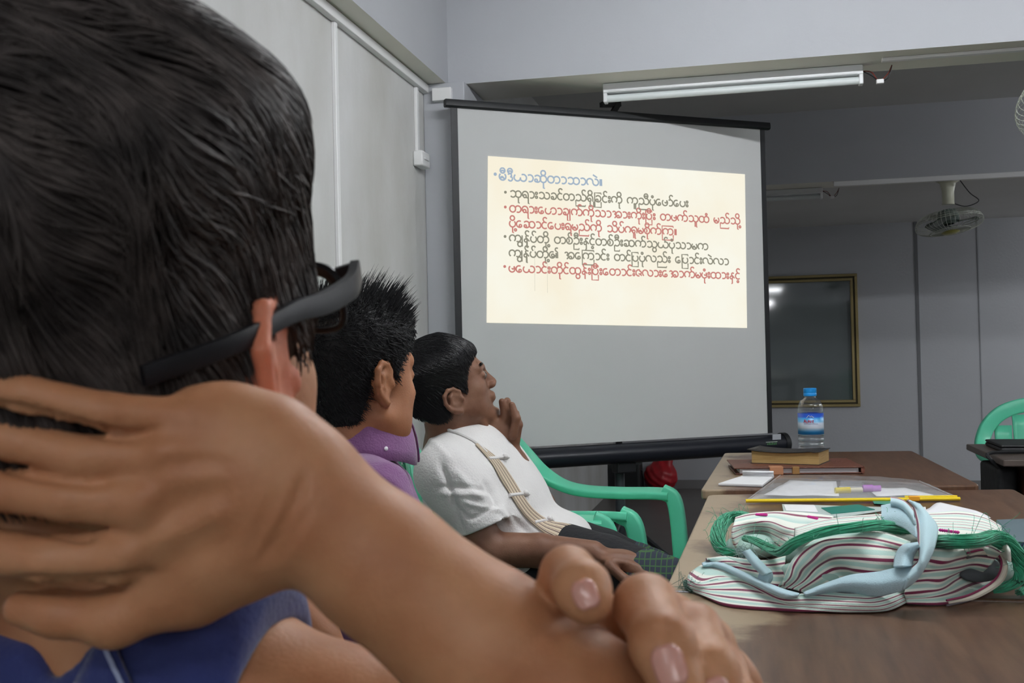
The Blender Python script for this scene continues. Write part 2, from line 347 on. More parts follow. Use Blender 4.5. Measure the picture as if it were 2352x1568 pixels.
# ------------------------------------------------------------------ the projected slide and its writing
glow = lambda n, c, s: mat(n, (20, 20, 20), .9, emit=c, est=s * .88, spec=0)
m, nt, bs = nodes('projected_slide'); bs.inputs['Base Color'].default_value = (.02, .02, .02, 1); bs.inputs['Specular IOR Level'].default_value = 0
tc = nt.nodes.new('ShaderNodeTexCoord'); nz = nt.nodes.new('ShaderNodeTexNoise'); nz.inputs['Scale'].default_value = 3.5; nz.inputs['Detail'].default_value = 5
rp = nt.nodes.new('ShaderNodeValToRGB'); rp.color_ramp.elements[0].position = .3; rp.color_ramp.elements[0].color = (*lin((250, 242, 220)), 1); rp.color_ramp.elements[1].position = .65; rp.color_ramp.elements[1].color = (*lin((252, 250, 236)), 1)
nt.links.new(tc.outputs['Object'], nz.inputs[0]); nt.links.new(nz.outputs[0], rp.inputs[0]); nt.links.new(rp.outputs[0], bs.inputs['Emission Color']); SLIDE = bs.inputs['Emission Strength']; SLIDE.default_value = .84
b = MB(); Q = [scr(x, y, .002) for x, y in ((1118, 741), (1716, 753), (1711, 400), (1121, 358))]
b.add(Q + [q - sn * .0015 for q in Q], [(0, 1, 2, 3), (7, 6, 5, 4), (0, 4, 5, 1), (1, 5, 6, 2), (2, 6, 7, 3), (3, 7, 4, 0)])
sld = b.build('projected_slide', m, scn, smooth=0)
def arc(cx, cy, r, a0, a1, n=None):
    n = n or max(4, int(abs(a1 - a0) / 20)); return [(cx + r * math.cos(math.radians(a0 + (a1 - a0) * i / n)), cy + r * math.sin(math.radians(a0 + (a1 - a0) * i / n))) for i in range(n + 1)]
def cir(cx, cy, r): return arc(cx, cy, r, 90, 450)
HUMP = lambda x: arc(x + .5, .5, .5, 165, -120)
UL = arc(.5, .5, .5, 128, 412); REV = arc(.5, .5, .5, 145, -140)
G = {
 'ka': ([arc(.5, .5, .5, 240, -55), HUMP(.92)], 2.05), 'ta': ([cir(.5, .5, .5), HUMP(.92)], 2.05), 'pa': ([UL], 1.12),
 'ma': ([UL, arc(.45, .02, .36, 150, 20)[0:] , arc(.42, .3, .2, 200, 20)], 1.14), 'ya': ([arc(.5, .5, .5, 128, 365), arc(1.42, .5, .5, 185, 480)], 2.05),
 'aa': ([arc(.34, .5, .5, 130, -118)], .95), 'da': ([arc(.42, .74, .26, 165, -80), arc(.48, .27, .33, 95, -160)], 1.0),
 'hsa': ([REV, cir(.28, .24, .2), cir(1.42, .5, .5)], 2.05), 'kha': ([REV, cir(.28, .24, .2)], 1.12),
 'bha': ([REV, arc(1.42, .5, .5, 165, -145)], 2.05), 'sa': ([REV, arc(1.42, .5, .5, 190, 475)], 2.05),
 'la': ([arc(.5, .5, .5, 240, 0), arc(1.45, .5, .47, 180, 470)], 2.05), 'ra': ([arc(.5, .5, .5, 215, 0) + [(1.0, -.85), (1.2, -.87)], cir(.42, .26, .24), [(.6, .1), (.9, .0)]], 1.15),
 'ras': ([arc(.5, .5, .5, 215, 0) + [(1.0, .0)], cir(.42, .26, .24)], 1.15),
 'nya': ([REV, arc(1.42, .5, .5, 190, 475), [(.06, .1), (.06, -.82), (1.75, -.82), (1.75, -.6)]], 2.05), 'nga': ([arc(.5, .5, .5, 50, 310)], 1.0),
 'oo': ([REV, [(.06, .1), (.06, -.82), (.95, -.82), (.95, -.6)], cir(.5, 1.42, .34), arc(.5, 1.2, .22, 160, 20)], 1.12),
 'na': ([arc(.6, .76, .24, 30, 200) + [(.95, .12)], cir(.32, .24, .24), [(.55, .2), (.55, -.75)]], 1.08),
 'nas': ([arc(.6, .76, .24, 30, 200) + [(.95, .12)], cir(.32, .24, .24)], 1.08),
 'ha': ([arc(.5, .5, .5, 128, 362), HUMP(.92)], 2.05), 'a': ([arc(.4, .75, .26, 165, -80), arc(.42, .28, .3, 95, -90), arc(1.25, .5, .5, 185, -90), cir(1.1, .2, .2)], 1.9),
 'pha': ([UL, arc(.68, .66, .2, 60, -170)], 1.12), 'hta': ([cir(.5, .5, .5), cir(1.42, .5, .5)], 2.05), 'ca': ([cir(.5, .5, .5), arc(.12, .5, .34, 55, -55)], 1.12),
 'za': ([arc(.5, .5, .5, 60, 285), arc(.72, .55, .25, 120, -150), [(.8, .3), (1.05, .05)]], 1.14), 'ga': ([arc(.5, .5, .5, 240, -60)], 1.12),
 'e': ([arc(.5, .5, .5, 60, 325), cir(.66, .25, .2)], 1.14), 'vis': ([cir(.2, .2, .17), cir(.2, .8, .17)], .52), 'sp': ([], .75),
 'end': ([[(.08, .0), (.08, 1.0)], [(.3, .0), (.3, 1.0)]], .45), 'gen': ([arc(.5, .5, .5, 60, 360), cir(.6, .42, .22), [(1.18, .85), (1.18, 0)], [(1.42, 0), (1.42, .95)] + arc(1.3, 1.35, .26, 250, 40)], 1.7),
}
MK = {'as': lambda c: [[(c, 1.0)] + arc(c + .1, 1.42, .32, 215, 20)], 'i': lambda c: [cir(c, 1.38, .36)], 'ii': lambda c: [cir(c, 1.38, .36), arc(c, 1.14, .25, 160, 20)],
 'u': lambda c: [[(c, 0), (c, -.82), (c + .22, -.84)]], 'uu': lambda c: [[(c - .14, -.02), (c - .14, -.82)], [(c + .12, -.02), (c + .12, -.82), (c + .3, -.84)]],
 'ai': lambda c: [[(c - .4, 1.6), (c + .3, 1.2)]], 'an': lambda c: [cir(c, 1.34, .16)], 'dot': lambda c: [cir(c, -.42, .17)],
 'wa': lambda c: [cir(c, -.36, .34)], 'h': lambda c: [[(c, 0), (c, -.75), (c - .22, -.78)]]}
def line(seq):
    """seq: glyph tokens; base+mark+mark... ; y/r mark the side and the box medials"""
    st_, x = [], 0
    for tok in seq.split():
        ps = tok.split('+'); bse = ps[0]; sh, w = G[bse]
        bx = x
        if 'box' in ps:
            x += .16; bx = x
            st_.append([(x + w - .08, 1.18), (x + w - .08, 1.42), (x - .12, 1.42), (x - .12, -.86), (x + w - .1, -.86), (x + w - .1, .0)])
        st_ += [[(px + x, py) for px, py in q] for q in sh]
        c = bx + (w - .1) / 2 if w < 1.5 else bx + 1.42
        for k in ps[1:]:
            if k == 'box': continue
            if k == 'yp':
                st_.append([(bx + w + .08, 1.0), (bx + w + .08, -.85), (bx + w - .35, -.85), (bx + w - .35, .02)]); x += .3
            elif k == 'ypw':
                st_.append([(bx + w + .08, 1.0), (bx + w + .08, -.72)]); st_.append(cir(bx + w - .32, -.38, .36)); x += .3
            elif k == 'dotr': st_ += MK['dot'](c + .48)
            elif k == 'hr': st_ += MK['h'](c)
            elif k == 'ur': st_ += MK['u'](bx + w + .0); x += .1
            else: st_ += MK[k](c)
        x += w + (.16 if 'box' in ps else .06)
    return st_, x - .1
LINES = [
 ('ma+ii da+ii ya aa hsa+i+u ta aa bha aa la+ai end', (172, 268), (1040, 320), 61, 'blue'),
 ('bha+u ra aa vis sa kha nga+as ta nya+as ras+i+u+ur kha+box nga+as vis ka+i+u sp ka+uu nya+ii pa+an+u e pha aa+as e pa vis', (262, 412), (1768, 497), 57, 'grey'),
 ('ta ra aa vis e ha aa kha+yp ka+as ka+i+u sa aa a aa vis ka+i+u vis pa+box+ii vis sp ta pha ka+as sa+uu hta+an sp ma nya+as sa+i+u+dotr', (260, 538), (2205, 643), 57, 'red'),
 ('pa+i+u+dotr e hsa aa nga+as e pa vis ra ma nya+as ka+i+u sp sa+i pa+as ga ras+uu ma ca+i+u ka+as ka+box end', (258, 664), (1668, 735), 57, 'red'),
 ('ka+ypw na+as+u pa+as ta+i+u+dotr sp ta ca+as oo vis nas+h nga+as+dot ta ca+as oo vis hsa ka+as sa+wa ya+as pa+an+u sa aa ma ka', (258, 786), (1935, 858), 57, 'grey'),
 ('ka+ypw na+as+u pa+as ta+i+u+dotr gen sp a e ka+box aa nga+as vis sp ta nga+as pa+box pa+an+u la nya+as vis sp e pa+box aa nga+as vis la+ai la aa', (256, 913), (2108, 985), 57, 'grey'),
 ('pha e ya aa nga+as vis ta+i+u nga+as hta+wa na+as vis pa+box+ii vis e ta aa nga+as vis za la aa vis e a aa ka+as ma pha+an+u vis hta aa vis nas+h nga+as+dot', (254, 1044), (2205, 1105), 57, 'red')]
INK = {'blue': glow('blue_lettering', (168, 186, 205), .92), 'grey': glow('grey_lettering', (146, 144, 128), .92), 'red': glow('red_lettering', (206, 132, 124), .92)}
c2p = lambda q: (1100 + q[0] / 3.672, 340 + q[1] / 3.672)
for seq, A, B, xh, ink in LINES:
    pa, pb = scr(*c2p(A), .003), scr(*c2p(B), .003)
    hx = np.linalg.norm(scr(*c2p((A[0], A[1] - xh)), .003) - pa) * .96
    st_, wd = line(seq); ux = (pb - pa) / wd; uz = np.array([0, 0, hx]); rr = .0026 if xh < 60 else .0029
    b = MB()
    lx = nrm(ux)
    for q in st_:
        q = np.array(q); w3 = np.array([pa + ux * x + uz * y for x, y in q])
        L2 = np.stack([(w3 - pa) @ lx, (w3 - pa)[:, 2]], 1)
        t_ = np.gradient(L2, axis=0) if len(L2) > 2 else np.repeat((L2[1:] - L2[:1]), 2, 0)
        t_ /= np.maximum(np.linalg.norm(t_, axis=1), 1e-9)[:, None]; nn = np.stack([-t_[:, 1], t_[:, 0]], 1)
        G3 = lambda o, h: [w3[i] + lx * nn[i, 0] * o + np.array([0, 0, nn[i, 1] * o]) + sn * h for i in range(len(w3))]
        b.grid([G3(-rr, 0), G3(-rr, .0006), G3(rr, .0006), G3(rr, 0)])
    b.build('slide_text', INK[ink], sld, smooth=0)
for (x, y), r, ink in (((137, 220), 14, 'blue'), ((223, 372), 12, 'grey'), ((222, 497), 12, 'red'), ((220, 745), 12, 'grey'), ((217, 998), 12, 'red')):
    c = scr(*c2p((x, y)), .0025); R = r / 3.672 / F_PX * 4.0
    b = MB(); ring = [c + sx * R * math.cos(a) + np.array([0, 0, R * math.sin(a)]) for a in np.linspace(0, 2 * math.pi, 20, endpoint=False)]
    b.add(ring + [q + sn * .0012 for q in ring], [tuple(range(20)), tuple(range(39, 19, -1))] + [(i, (i + 1) % 20, (i + 1) % 20 + 20, i + 20) for i in range(20)])
    b.build('bullet_dot', INK[ink], sld, smooth=0)
mk = mat('hair_scratch', (150, 150, 140), .9)
for px, y0, y1 in ((1228, 560, 668), (1257, 600, 672)):
    p0, p1 = scr(px, y0, .0028), scr(px + .5, y1, .0028)
    MB().bar(p0, p1, .0009, .0006, up=sn).build('screen_scratch', glow('scratch_%d' % px, (208, 204, 188), .9), sld, smooth=0)
# ------------------------------------------------------------------ organic surfaces: smooth unions meshed by surface nets
def vec(v): return np.array(v, np.float32)
class SDF:
    def __init__(s, rs=1.0): s.ops = []; s.rs = rs
    def add(s, fn, lo, hi, op='u', k=.01): s.ops.append((fn, np.array(lo, float), np.array(hi, float), op, k)); return s
    def cap(s, a, b, ra, rb=None, k=.01, op='u'):
        a, b = np.array(a, float), np.array(b, float); rb = ra if rb is None else rb; ra, rb, k = ra * s.rs, rb * s.rs, k * s.rs; ba = b - a; L = float(ba @ ba) + 1e-12
        def fn(p):
            q = p - vec(a); t = np.clip((q @ vec(ba)) / L, 0, 1); return np.sqrt(((q - t[..., None] * vec(ba)) ** 2).sum(-1)) - (ra + (rb - ra) * t)
        R = max(ra, rb); return s.add(fn, np.minimum(a, b) - R, np.maximum(a, b) + R, op, k)
    def chain(s, pts, rs, k=.01, op='u', kj=None):
        for i in range(len(pts) - 1): s.cap(pts[i], pts[i + 1], rs[i], rs[i + 1], k if i == 0 else (min(k, .008) if kj is None else kj), op)
        return s
    def ell(s, c, r, R=None, k=.01, op='u'):
        c = np.array(c, float); r = np.array(r, float) * s.rs; k *= s.rs; R = np.eye(3) if R is None else np.array(R, float)
        A = vec((R.T / r[:, None]).T if False else (R / r[:, None]))      # rows: axes / radius
        A2 = vec(R / (r[:, None] ** 2))
        def fn(p):
            q = p - vec(c); k0 = np.sqrt(((q @ A.T) ** 2).sum(-1)); k1 = np.sqrt(((q @ A2.T) ** 2).sum(-1)) + 1e-9; return k0 * (k0 - 1) / k1
        h = np.sqrt(((R * r[:, None]) ** 2).sum(0)); return s.add(fn, c - h, c + h, op, k)
    def half(s, n, o, lo, hi, k=.004, op='i'):
        n = nrm(n); o = np.array(o, float)
        return s.add(lambda p: (p - vec(o)) @ vec(n), lo, hi, op, k)
    def mesh(s, h, lo=None, hi=None):
        us = [(a, b, k) for f, a, b, op, k in s.ops if op == 'u']
        if lo is None: lo = np.min([a - k for a, b, k in us], 0) - 2 * h
        if hi is None: hi = np.max([b + k for a, b, k in us], 0) + 2 * h
        lo, hi = np.array(lo, float), np.array(hi, float)
        n = np.ceil((hi - lo) / h).astype(int) + 1
        F = np.full(n, .2, np.float32)
        ax = [(lo[i] + h * np.arange(n[i])).astype(np.float32) for i in range(3)]
        for fn, a, b, op, k in s.ops:
            e = k + 2.5 * h
            i0 = np.clip(np.floor((a - e - lo) / h).astype(int), 0, n); i1 = np.clip(np.ceil((b + e - lo) / h).astype(int) + 1, 0, n)
            if (i1 <= i0).any(): continue
            sl_ = tuple(slice(i0[i], i1[i]) for i in range(3))
            p = np.stack(np.meshgrid(*[ax[i][sl_[i]] for i in range(3)], indexing='ij'), -1)
            d = fn(p).astype(np.float32); f = F[sl_]
            if op == 'u':
                hh = np.clip(.5 + .5 * (f - d) / k, 0, 1); F[sl_] = f + (d - f) * hh - k * hh * (1 - hh)
            else:
                if op == 's': d = -d
                hh = np.clip(.5 - .5 * (f - d) / k, 0, 1); F[sl_] = f + (d - f) * hh + k * hh * (1 - hh)
        return surfnet(F, lo, h)
def surfnet(F, lo, h):
    sg = F < 0; n = np.array(F.shape)
    cs = np.zeros(n - 1, np.int8)
    for dx in (0, 1):
        for dy in (0, 1):
            for dz in (0, 1): cs += sg[dx:n[0] - 1 + dx, dy:n[1] - 1 + dy, dz:n[2] - 1 + dz]
    act = np.argwhere((cs > 0) & (cs < 8)); idx = np.full(n - 1, -1, np.int32); idx[tuple(act.T)] = np.arange(len(act))
    C8 = np.array([[i, j, k] for i in (0, 1) for j in (0, 1) for k in (0, 1)])
    val = np.stack([F[tuple((act + c).T)] for c in C8], 1)
    acc = np.zeros((len(act), 3)); cnt = np.zeros(len(act))
    for a in range(8):
        for b in range(a + 1, 8):
            if np.abs(C8[a] - C8[b]).sum() != 1: continue
            va, vb = val[:, a], val[:, b]; m = (va < 0) != (vb < 0); t = np.where(m, va / np.where(m, va - vb, 1), 0)
            acc += np.where(m[:, None], C8[a] + (C8[b] - C8[a]) * t[:, None], 0); cnt += m
    V = (act + acc / cnt[:, None]) * h + lo
    Q = []
    for ax in range(3):
        o1, o2 = [i for i in range(3) if i != ax]
        sl0 = [slice(None)] * 3; sl1 = [slice(None)] * 3; sl0[ax] = slice(0, n[ax] - 1); sl1[ax] = slice(1, n[ax])
        s0, s1 = sg[tuple(sl0)], sg[tuple(sl1)]
        e = np.argwhere(s0 != s1); ok = (e[:, o1] > 0) & (e[:, o2] > 0) & (e[:, o1] < n[o1] - 1) & (e[:, o2] < n[o2] - 1); e = e[ok]
        ins = s0[tuple(e.T)]
        u = np.zeros(3, int); u[o1] = 1; w = np.zeros(3, int); w[o2] = 1
        q = np.stack([idx[tuple((e - u - w).T)], idx[tuple((e - w).T)], idx[tuple(e.T)], idx[tuple((e - u).T)]], 1)
        flip = ins if ax != 1 else ~ins
        q[~flip] = q[~flip][:, ::-1]; Q.append(q)
    return V, np.concatenate(Q)
def relax(V, Q, it=2, lam=.5):
    E = np.concatenate([Q[:, [0, 1]], Q[:, [1, 2]], Q[:, [2, 3]], Q[:, [3, 0]]]); E = np.concatenate([E, E[:, ::-1]])
    cnt = np.bincount(E[:, 0], minlength=len(V))[:, None]
    for _ in range(it):
        for l in (lam, -lam * 1.03):
            S_ = np.stack([np.bincount(E[:, 0], weights=V[E[:, 1], i], minlength=len(V)) for i in range(3)], 1)
            V = V + l * (S_ / np.maximum(cnt, 1) - V)
    return V
def fastmesh(name, V, Q, mats, parent=None, fm=None):
    me = bpy.data.meshes.new(name); Q = np.asarray(Q, np.int32); w = Q.shape[1]
    me.vertices.add(len(V)); me.vertices.foreach_set('co', np.asarray(V, np.float32).ravel())
    me.loops.add(Q.size); me.loops.foreach_set('vertex_index', Q.ravel())
    me.polygons.add(len(Q)); me.polygons.foreach_set('loop_start', np.arange(0, Q.size, w, dtype=np.int32))
    for m in (mats if isinstance(mats, (list, tuple)) else [mats]): me.materials.append(m)
    if fm is not None: me.polygons.foreach_set('material_index', np.asarray(fm, np.int32))
    me.update(calc_edges=True); me.validate(); me.shade_smooth()
    o = bpy.data.objects.new(name, me); COL.objects.link(o)
    if parent is not None: o.parent = parent; o.matrix_parent_inverse = Matrix.Translation(-Vector(parent.location))
    return o
def sdf_obj(name, s, h, m, parent=None, it=2, lo=None, hi=None):
    V, Q = s.mesh(h, lo, hi); V = relax(V, Q, it); return fastmesh(name, V, Q, m, parent)
def strands(paths, r0, r1=.15):
    """paths: (n, m, 3) -> thin three-sided tapering tubes, one mesh"""
    p = np.asarray(paths, float); n, m, _ = p.shape
    t = np.gradient(p, axis=1); t /= np.maximum(np.linalg.norm(t, axis=2, keepdims=True), 1e-9)
    a = np.where(np.abs(t[..., 2:3]) < .9, np.array([0, 0, 1.]), np.array([1., 0, 0]))
    x = np.cross(a, t); x /= np.maximum(np.linalg.norm(x, axis=2, keepdims=True), 1e-9); y = np.cross(t, x)
    r0 = np.broadcast_to(np.asarray(r0, float).reshape(-1, 1), (n, 1)); w = np.linspace(0, 1, m)[None]
    r = r0 * (1 - (1 - r1) * w ** 2)
    V = np.stack([p + (x * math.cos(q) + y * math.sin(q)) * r[..., None] for q in (0, 2.094, 4.189)], 2)   # n,m,3,3
    b = np.arange(n)[:, None, None] * (m * 3) + np.arange(m - 1)[None, :, None] * 3; k = np.arange(3)[None, None]; k2 = (k + 1) % 3
    Q = np.stack([b + k, b + k2, b + 3 + k2, b + 3 + k], -1).reshape(-1, 4)
    return V.reshape(-1, 3), Q
class Frame:
    """a head: origin between the ears, x forward, y left, z up"""
    def __init__(s, o, f, up=(0, 0, 1), sc=(1, 1, 1)):
        s.o = np.array(o, float); s.x = nrm(f); s.y = nrm(np.cross(up, s.x)); s.z = np.cross(s.x, s.y); s.R = np.array([s.x, s.y, s.z]); s.sc = np.array(sc, float)
    def __call__(s, x, y, z): return s.o + s.R.T @ (np.array([x, y, z]) * s.sc)
    def loc(s, p): return ((np.asarray(p, np.float32) - vec(s.o)) @ vec(s.R.T)) / vec(s.sc)
def head_sdf(s, H, ears=(1, -1), nose=1.0, fat=1.0, face=True):
    A = lambda c, r, k=.012, op='u': s.ell(H(*c), np.array(r) * H.sc, H.R, k, op)
    A((-.014, 0, .045), (.098, .076, .085)); A((.03, 0, .045), (.062, .064, .062), .03)
    A((.036, 0, -.028), (.056, .06 * fat, .085), .03)
    for y in (1, -1):
        A((.05, y * .043, -.015), (.028, .022, .022), .02)
        s.cap(H(.0, y * .054 * fat, -.05), H(.062, y * .022, -.1), .018 * fat, .016, .025)
        A((.03, y * .045 * fat, -.05), (.03, .02 * fat, .035), .02)
    A((.08, 0, -.102), (.017, .021, .017), .02)
    if face:
        for y in (1, -1):
            s.cap(H(.078, y * .042, .036), H(.092, y * .012, .033), .010, .011, .014)
            A((.1, y * .031, .013), (.016, .018, .0105), .008, 's')
            A((.0795, y * .032, .0125), (.0135, .0165, .0125), .004)
        s.cap(H(.092, 0, .026), H(.114 * nose, 0, -.020), .0075, .0115, .012)
        for y in (1, -1): A((.1015, y * .013, -.026), (.011, .0085, .009), .006)
        A((.0915, 0, -.051), (.0100, .025, .0085), .012); A((.0895, 0, -.0635), (.0095, .021, .0085), .012)
        s.cap(H(.1018, -.022, -.0575), H(.1018, .022, -.0575), .0013, .0013, .003, 's')
        A((.098, 0, -.0815), (.006, .02, .006), .012, 's')
    for y in ears: ear_sdf(s, H, y)
    return s
def ear_sdf(s, H, y, sc=1.0, dz=0.0):
    e = lambda x, out, z: H(x * sc - .004, y * (.066 + out * sc), z * sc + .002 + dz)
    pts = [(.012, .008, .006), (.012, .010, .020), (.002, .014, .032), (-.012, .019, .034), (-.024, .023, .024), (-.027, .024, .006), (-.022, .020, -.010), (-.012, .015, -.020), (-.002, .011, -.027)]
    s.chain([e(*q) for q in pts], [.0038, .004, .0044, .0046, .0048, .0046, .0044, .006, .0075], .004)
    Rz = H.R.copy()
    s.ell(e(-.007, .009, .004), np.array([.019, .0085, .027]) * H.sc * sc, Rz, .006)
    s.chain([e(.0, .013, .026), e(-.012, .017, .014), e(-.014, .017, -.002), e(-.006, .014, -.013)], [.003, .0045, .0045, .0035], .004)
    s.ell(e(.002, .0215, .002), np.array([.009, .0075, .0125]) * H.sc * sc, Rz, .004, 's')
    s.cap(e(.012, .012, -.001), e(.012, .012, .003), .0048, .0045, .004)
def skull_fn(H, grow=None):
    E = [((-.014, 0, .045), (.098, .076, .085)), ((.03, 0, .045), (.064, .066, .064)), ((-.02, 0, -.01), (.072, .066, .07)), ((-.026, 0, -.06), (.05, .056, .05))]
    def fn(q):          # q in head-local units
        out = None
        for c, r in E:
            p = (q - vec(c)); r = vec(r); k0 = np.sqrt(((p / r) ** 2).sum(-1)); k1 = np.sqrt(((p / r ** 2) ** 2).sum(-1)) + 1e-9; d = k0 * (k0 - 1) / k1
            if out is None: out = d
            else:
                hh = np.clip(.5 + .5 * (out - d) / .03, 0, 1); out = out + (d - out) * hh - .03 * hh * (1 - hh)
        return out
    return fn
def hair_cap(H, zx, zz, t0, t1, h, zt=(.02, .11), extra=None, soft=.006):
    """hair as a closed shell over the skull above the hairline z = interp(x)"""
    sk = skull_fn(H); s = SDF()
    def fn(p):
        q = H.loc(p); w = np.clip((q[..., 2] - zt[0]) / (zt[1] - zt[0]), 0, 1); t = t0 + (t1 - t0) * w * w * (3 - 2 * w)
        d = sk(q) - t
        if extra is not None: d = d - extra(q)
        ln = (np.interp(q[..., 0], zx, zz).astype(np.float32) - q[..., 2]) * .75
        hh = np.clip(.5 - .5 * (d - ln) / soft, 0, 1); return d + (ln - d) * hh + soft * hh * (1 - hh)
    R = .19; s.add(fn, H.o - R, H.o + R, 'u', .001)
    V, Q = s.mesh(h); return relax(V, Q, 2), Q
def vnormals(V, Q):
    n = np.cross(V[Q[:, 2]] - V[Q[:, 0]], V[Q[:, 3]] - V[Q[:, 1]]); out = np.zeros_like(V)
    for i in range(4):
        for c in range(3): out[:, c] += np.bincount(Q[:, i], weights=n[:, c], minlength=len(V))
    return out / np.maximum(np.linalg.norm(out, axis=1, keepdims=True), 1e-12)
def skinmat(name, rgb, rgb2, sss=.12, rough=.5, scale=22):
    m = mat(name, rgb, rough, rgb2=rgb2, scale=scale, sss=sss, bump=.10, bscale=420, spec=.4, detail=6)
    return m

def project(V):
    q = np.asarray(V) - CP; d = q @ FW; return 1176 + F_PX * (q @ RT) / d, 784 - F_PX * (q @ UP) / d, d
def emboss(V, Q, curves, dmax):
    """press creases into / raise tendons on the side seen from the front; curves: (pixel polyline, half width px, height m)"""
    N_ = vnormals(V, Q); x, y, d = project(V); front = ((N_ * (CP - V)).sum(1) > 0) & (d < dmax)
    X = np.stack([x, y], 1); out = V.copy()
    for pts, w, a in curves:
        p = cr(pts, 5); best = np.full(len(V), 1e9); tt = np.zeros(len(V))
        lo, hi = p.min(0) - 4 * w, p.max(0) + 4 * w; sel = np.where(front & (X >= lo).all(1) & (X <= hi).all(1))[0]
        if not len(sel): continue
        for i in range(len(p) - 1):
            ab = p[i + 1] - p[i]; t_ = np.clip(((X[sel] - p[i]) @ ab) / (ab @ ab + 1e-9), 0, 1)
            dd = np.linalg.norm(X[sel] - p[i] - t_[:, None] * ab, axis=1); b_ = dd < best[sel]
            best[sel] = np.where(b_, dd, best[sel]); tt[sel] = np.where(b_, (i + t_) / (len(p) - 1), tt[sel])
        f = np.exp(-(best[sel] / w) ** 2) * np.clip(np.minimum(tt[sel], 1 - tt[sel]) * 5 + .25, 0, 1)
        out[sel] += N_[sel] * (a * f)[:, None]
    return out
from mathutils.bvhtree import BVHTree
class Drape:
    """points on a built surface where the line of sight through a pixel meets it"""
    def __init__(s, *objs):
        vs, fs = [], []
        for o in objs:
            k = len(vs); vs += [tuple(v.co) for v in o.data.vertices]; fs += [tuple(i + k for i in p.vertices) for p in o.data.polygons]
        s.t = BVHTree.FromPolygons(vs, fs); s.last = None
    def __call__(s, px, py, off=0.0, d0=None):
        r = nrm(ray(px, py)); h = s.t.ray_cast(Vector(CP), Vector(r))
        if h[0] is None: return None
        s.last = np.array(h[1]); n = np.array(h[1]); n = -n if np.dot(n, r) > 0 else n
        return np.array(h[0]) + n * off
    def near(s, p, off=0.0):
        h = s.t.find_nearest(Vector(p)); n = np.array(h[1]); return np.array(h[0]) + n * off
def ribbon(drape, left, right, n, off, name, m, parent, thick=.0015, across=4, dflt=2.5):
    """a strip of cloth laid on a surface between two pixel polylines"""
    a, b = cr(left, n), cr(right, n); k = min(len(a), len(b)); g, u = [], []; prev = None
    for i in range(k):
        row = []
        for j in range(across + 1):
            q = a[i] + (b[i] - a[i]) * j / across; p = drape(q[0], q[1], off)
            if p is None: p = prev if prev is not None else P(q[0], q[1], dflt)
            row.append(p); prev = p
        g.append(row); u.append([(i / (k - 1), j / across) for j in range(across + 1)])
    return MB().grid(g, uv=u).build(name, m, parent, solid=thick)
def collar(c0, c1, r0, r1, hgt, gap_dir, gap, m, par, name='collar', flap=.018, n=40):
    """a folded collar ring round a neck axis c0 (low) to c1 (high), open towards gap_dir"""
    ax_ = nrm(np.array(c1) - c0); gx = nrm(np.array(gap_dir) - ax_ * np.dot(gap_dir, ax_)); gy = np.cross(ax_, gx); g = []
    for a in np.linspace(gap, 2 * math.pi - gap, n):
        d = gx * math.cos(a) + gy * math.sin(a); e = min(a - gap, 2 * math.pi - gap - a); tip = math.exp(-(e / .35) ** 2)
        g.append([np.array(c0) + d * r0, np.array(c0) + ax_ * hgt + d * r1, np.array(c0) + ax_ * (hgt + .004) + d * (r1 + .004), np.array(c0) + ax_ * (hgt * .45) + d * (r0 + .006 + flap * .4), np.array(c0) + ax_ * (-.012 - flap * tip * .8) + d * (r0 + .012 + flap * .6)])
    return MB().grid(g).build(name, m, par, solid=.0025, sub=1)
# ------------------------------------------------------------------ the man in front: hand on his neck, face turned to the screen
rng = np.random.default_rng(7); random.seed(7)
SK1 = skinmat('tan_skin', (190, 138, 101), (172, 116, 81))
vf = lambda a, pit: nrm(_r0 * math.sin(math.radians(a)) * math.cos(math.radians(pit)) + _f0 * math.cos(math.radians(a)) * math.cos(math.radians(pit)) + np.array([0, 0, math.sin(math.radians(pit))]))
tiltup = lambda deg: nrm(np.array([0, 0, 1.]) + _r0 * math.tan(math.radians(deg)))
H1 = Frame(P(322, 900, .603), vf(18, 21), tiltup(2), (1.105, 1.105, 1.275))
man1 = thing('person', 'person in navy polo and black glasses, back of head to us, hand on neck', 'person', (P(300, 1500, .7)[0], P(300, 1500, .7)[1], .43))
s = SDF(); head_sdf(s, H1, ears=(1,)); ear_sdf(s, H1, -1, 1.22)
nb = P(215, 1500, .66)
s.chain([H1(-.02, 0, -.04), P(250, 1180, .61), nb, nb - [0, 0, .06]], [.058, .057, .062, .075], .03)
s.chain([H1(-.05, .03, -.02), P(110, 1260, .64)], [.055, .058], .03)
SHR, SHL = P(395, 1592, .61), P(60, 1480, .90)
chest = (SHR + SHL) / 2 - [0, 0, .09]
pel = np.array([chest[0] - .03, chest[1], .52])
s.chain([SHR, nb - [0, 0, .03], SHL], [.055, .06, .055], .05)
s.ell(chest, (.13, .17, .14), None, .06); s.ell((chest + pel) / 2, (.12, .155, .16), None, .06); s.ell(pel, (.13, .165, .11), None, .06)
EL = P(1600, 1905, .53)
s.chain([SHR, SHR + (EL - SHR) * .5, EL], [.054, .046, .036], .04)
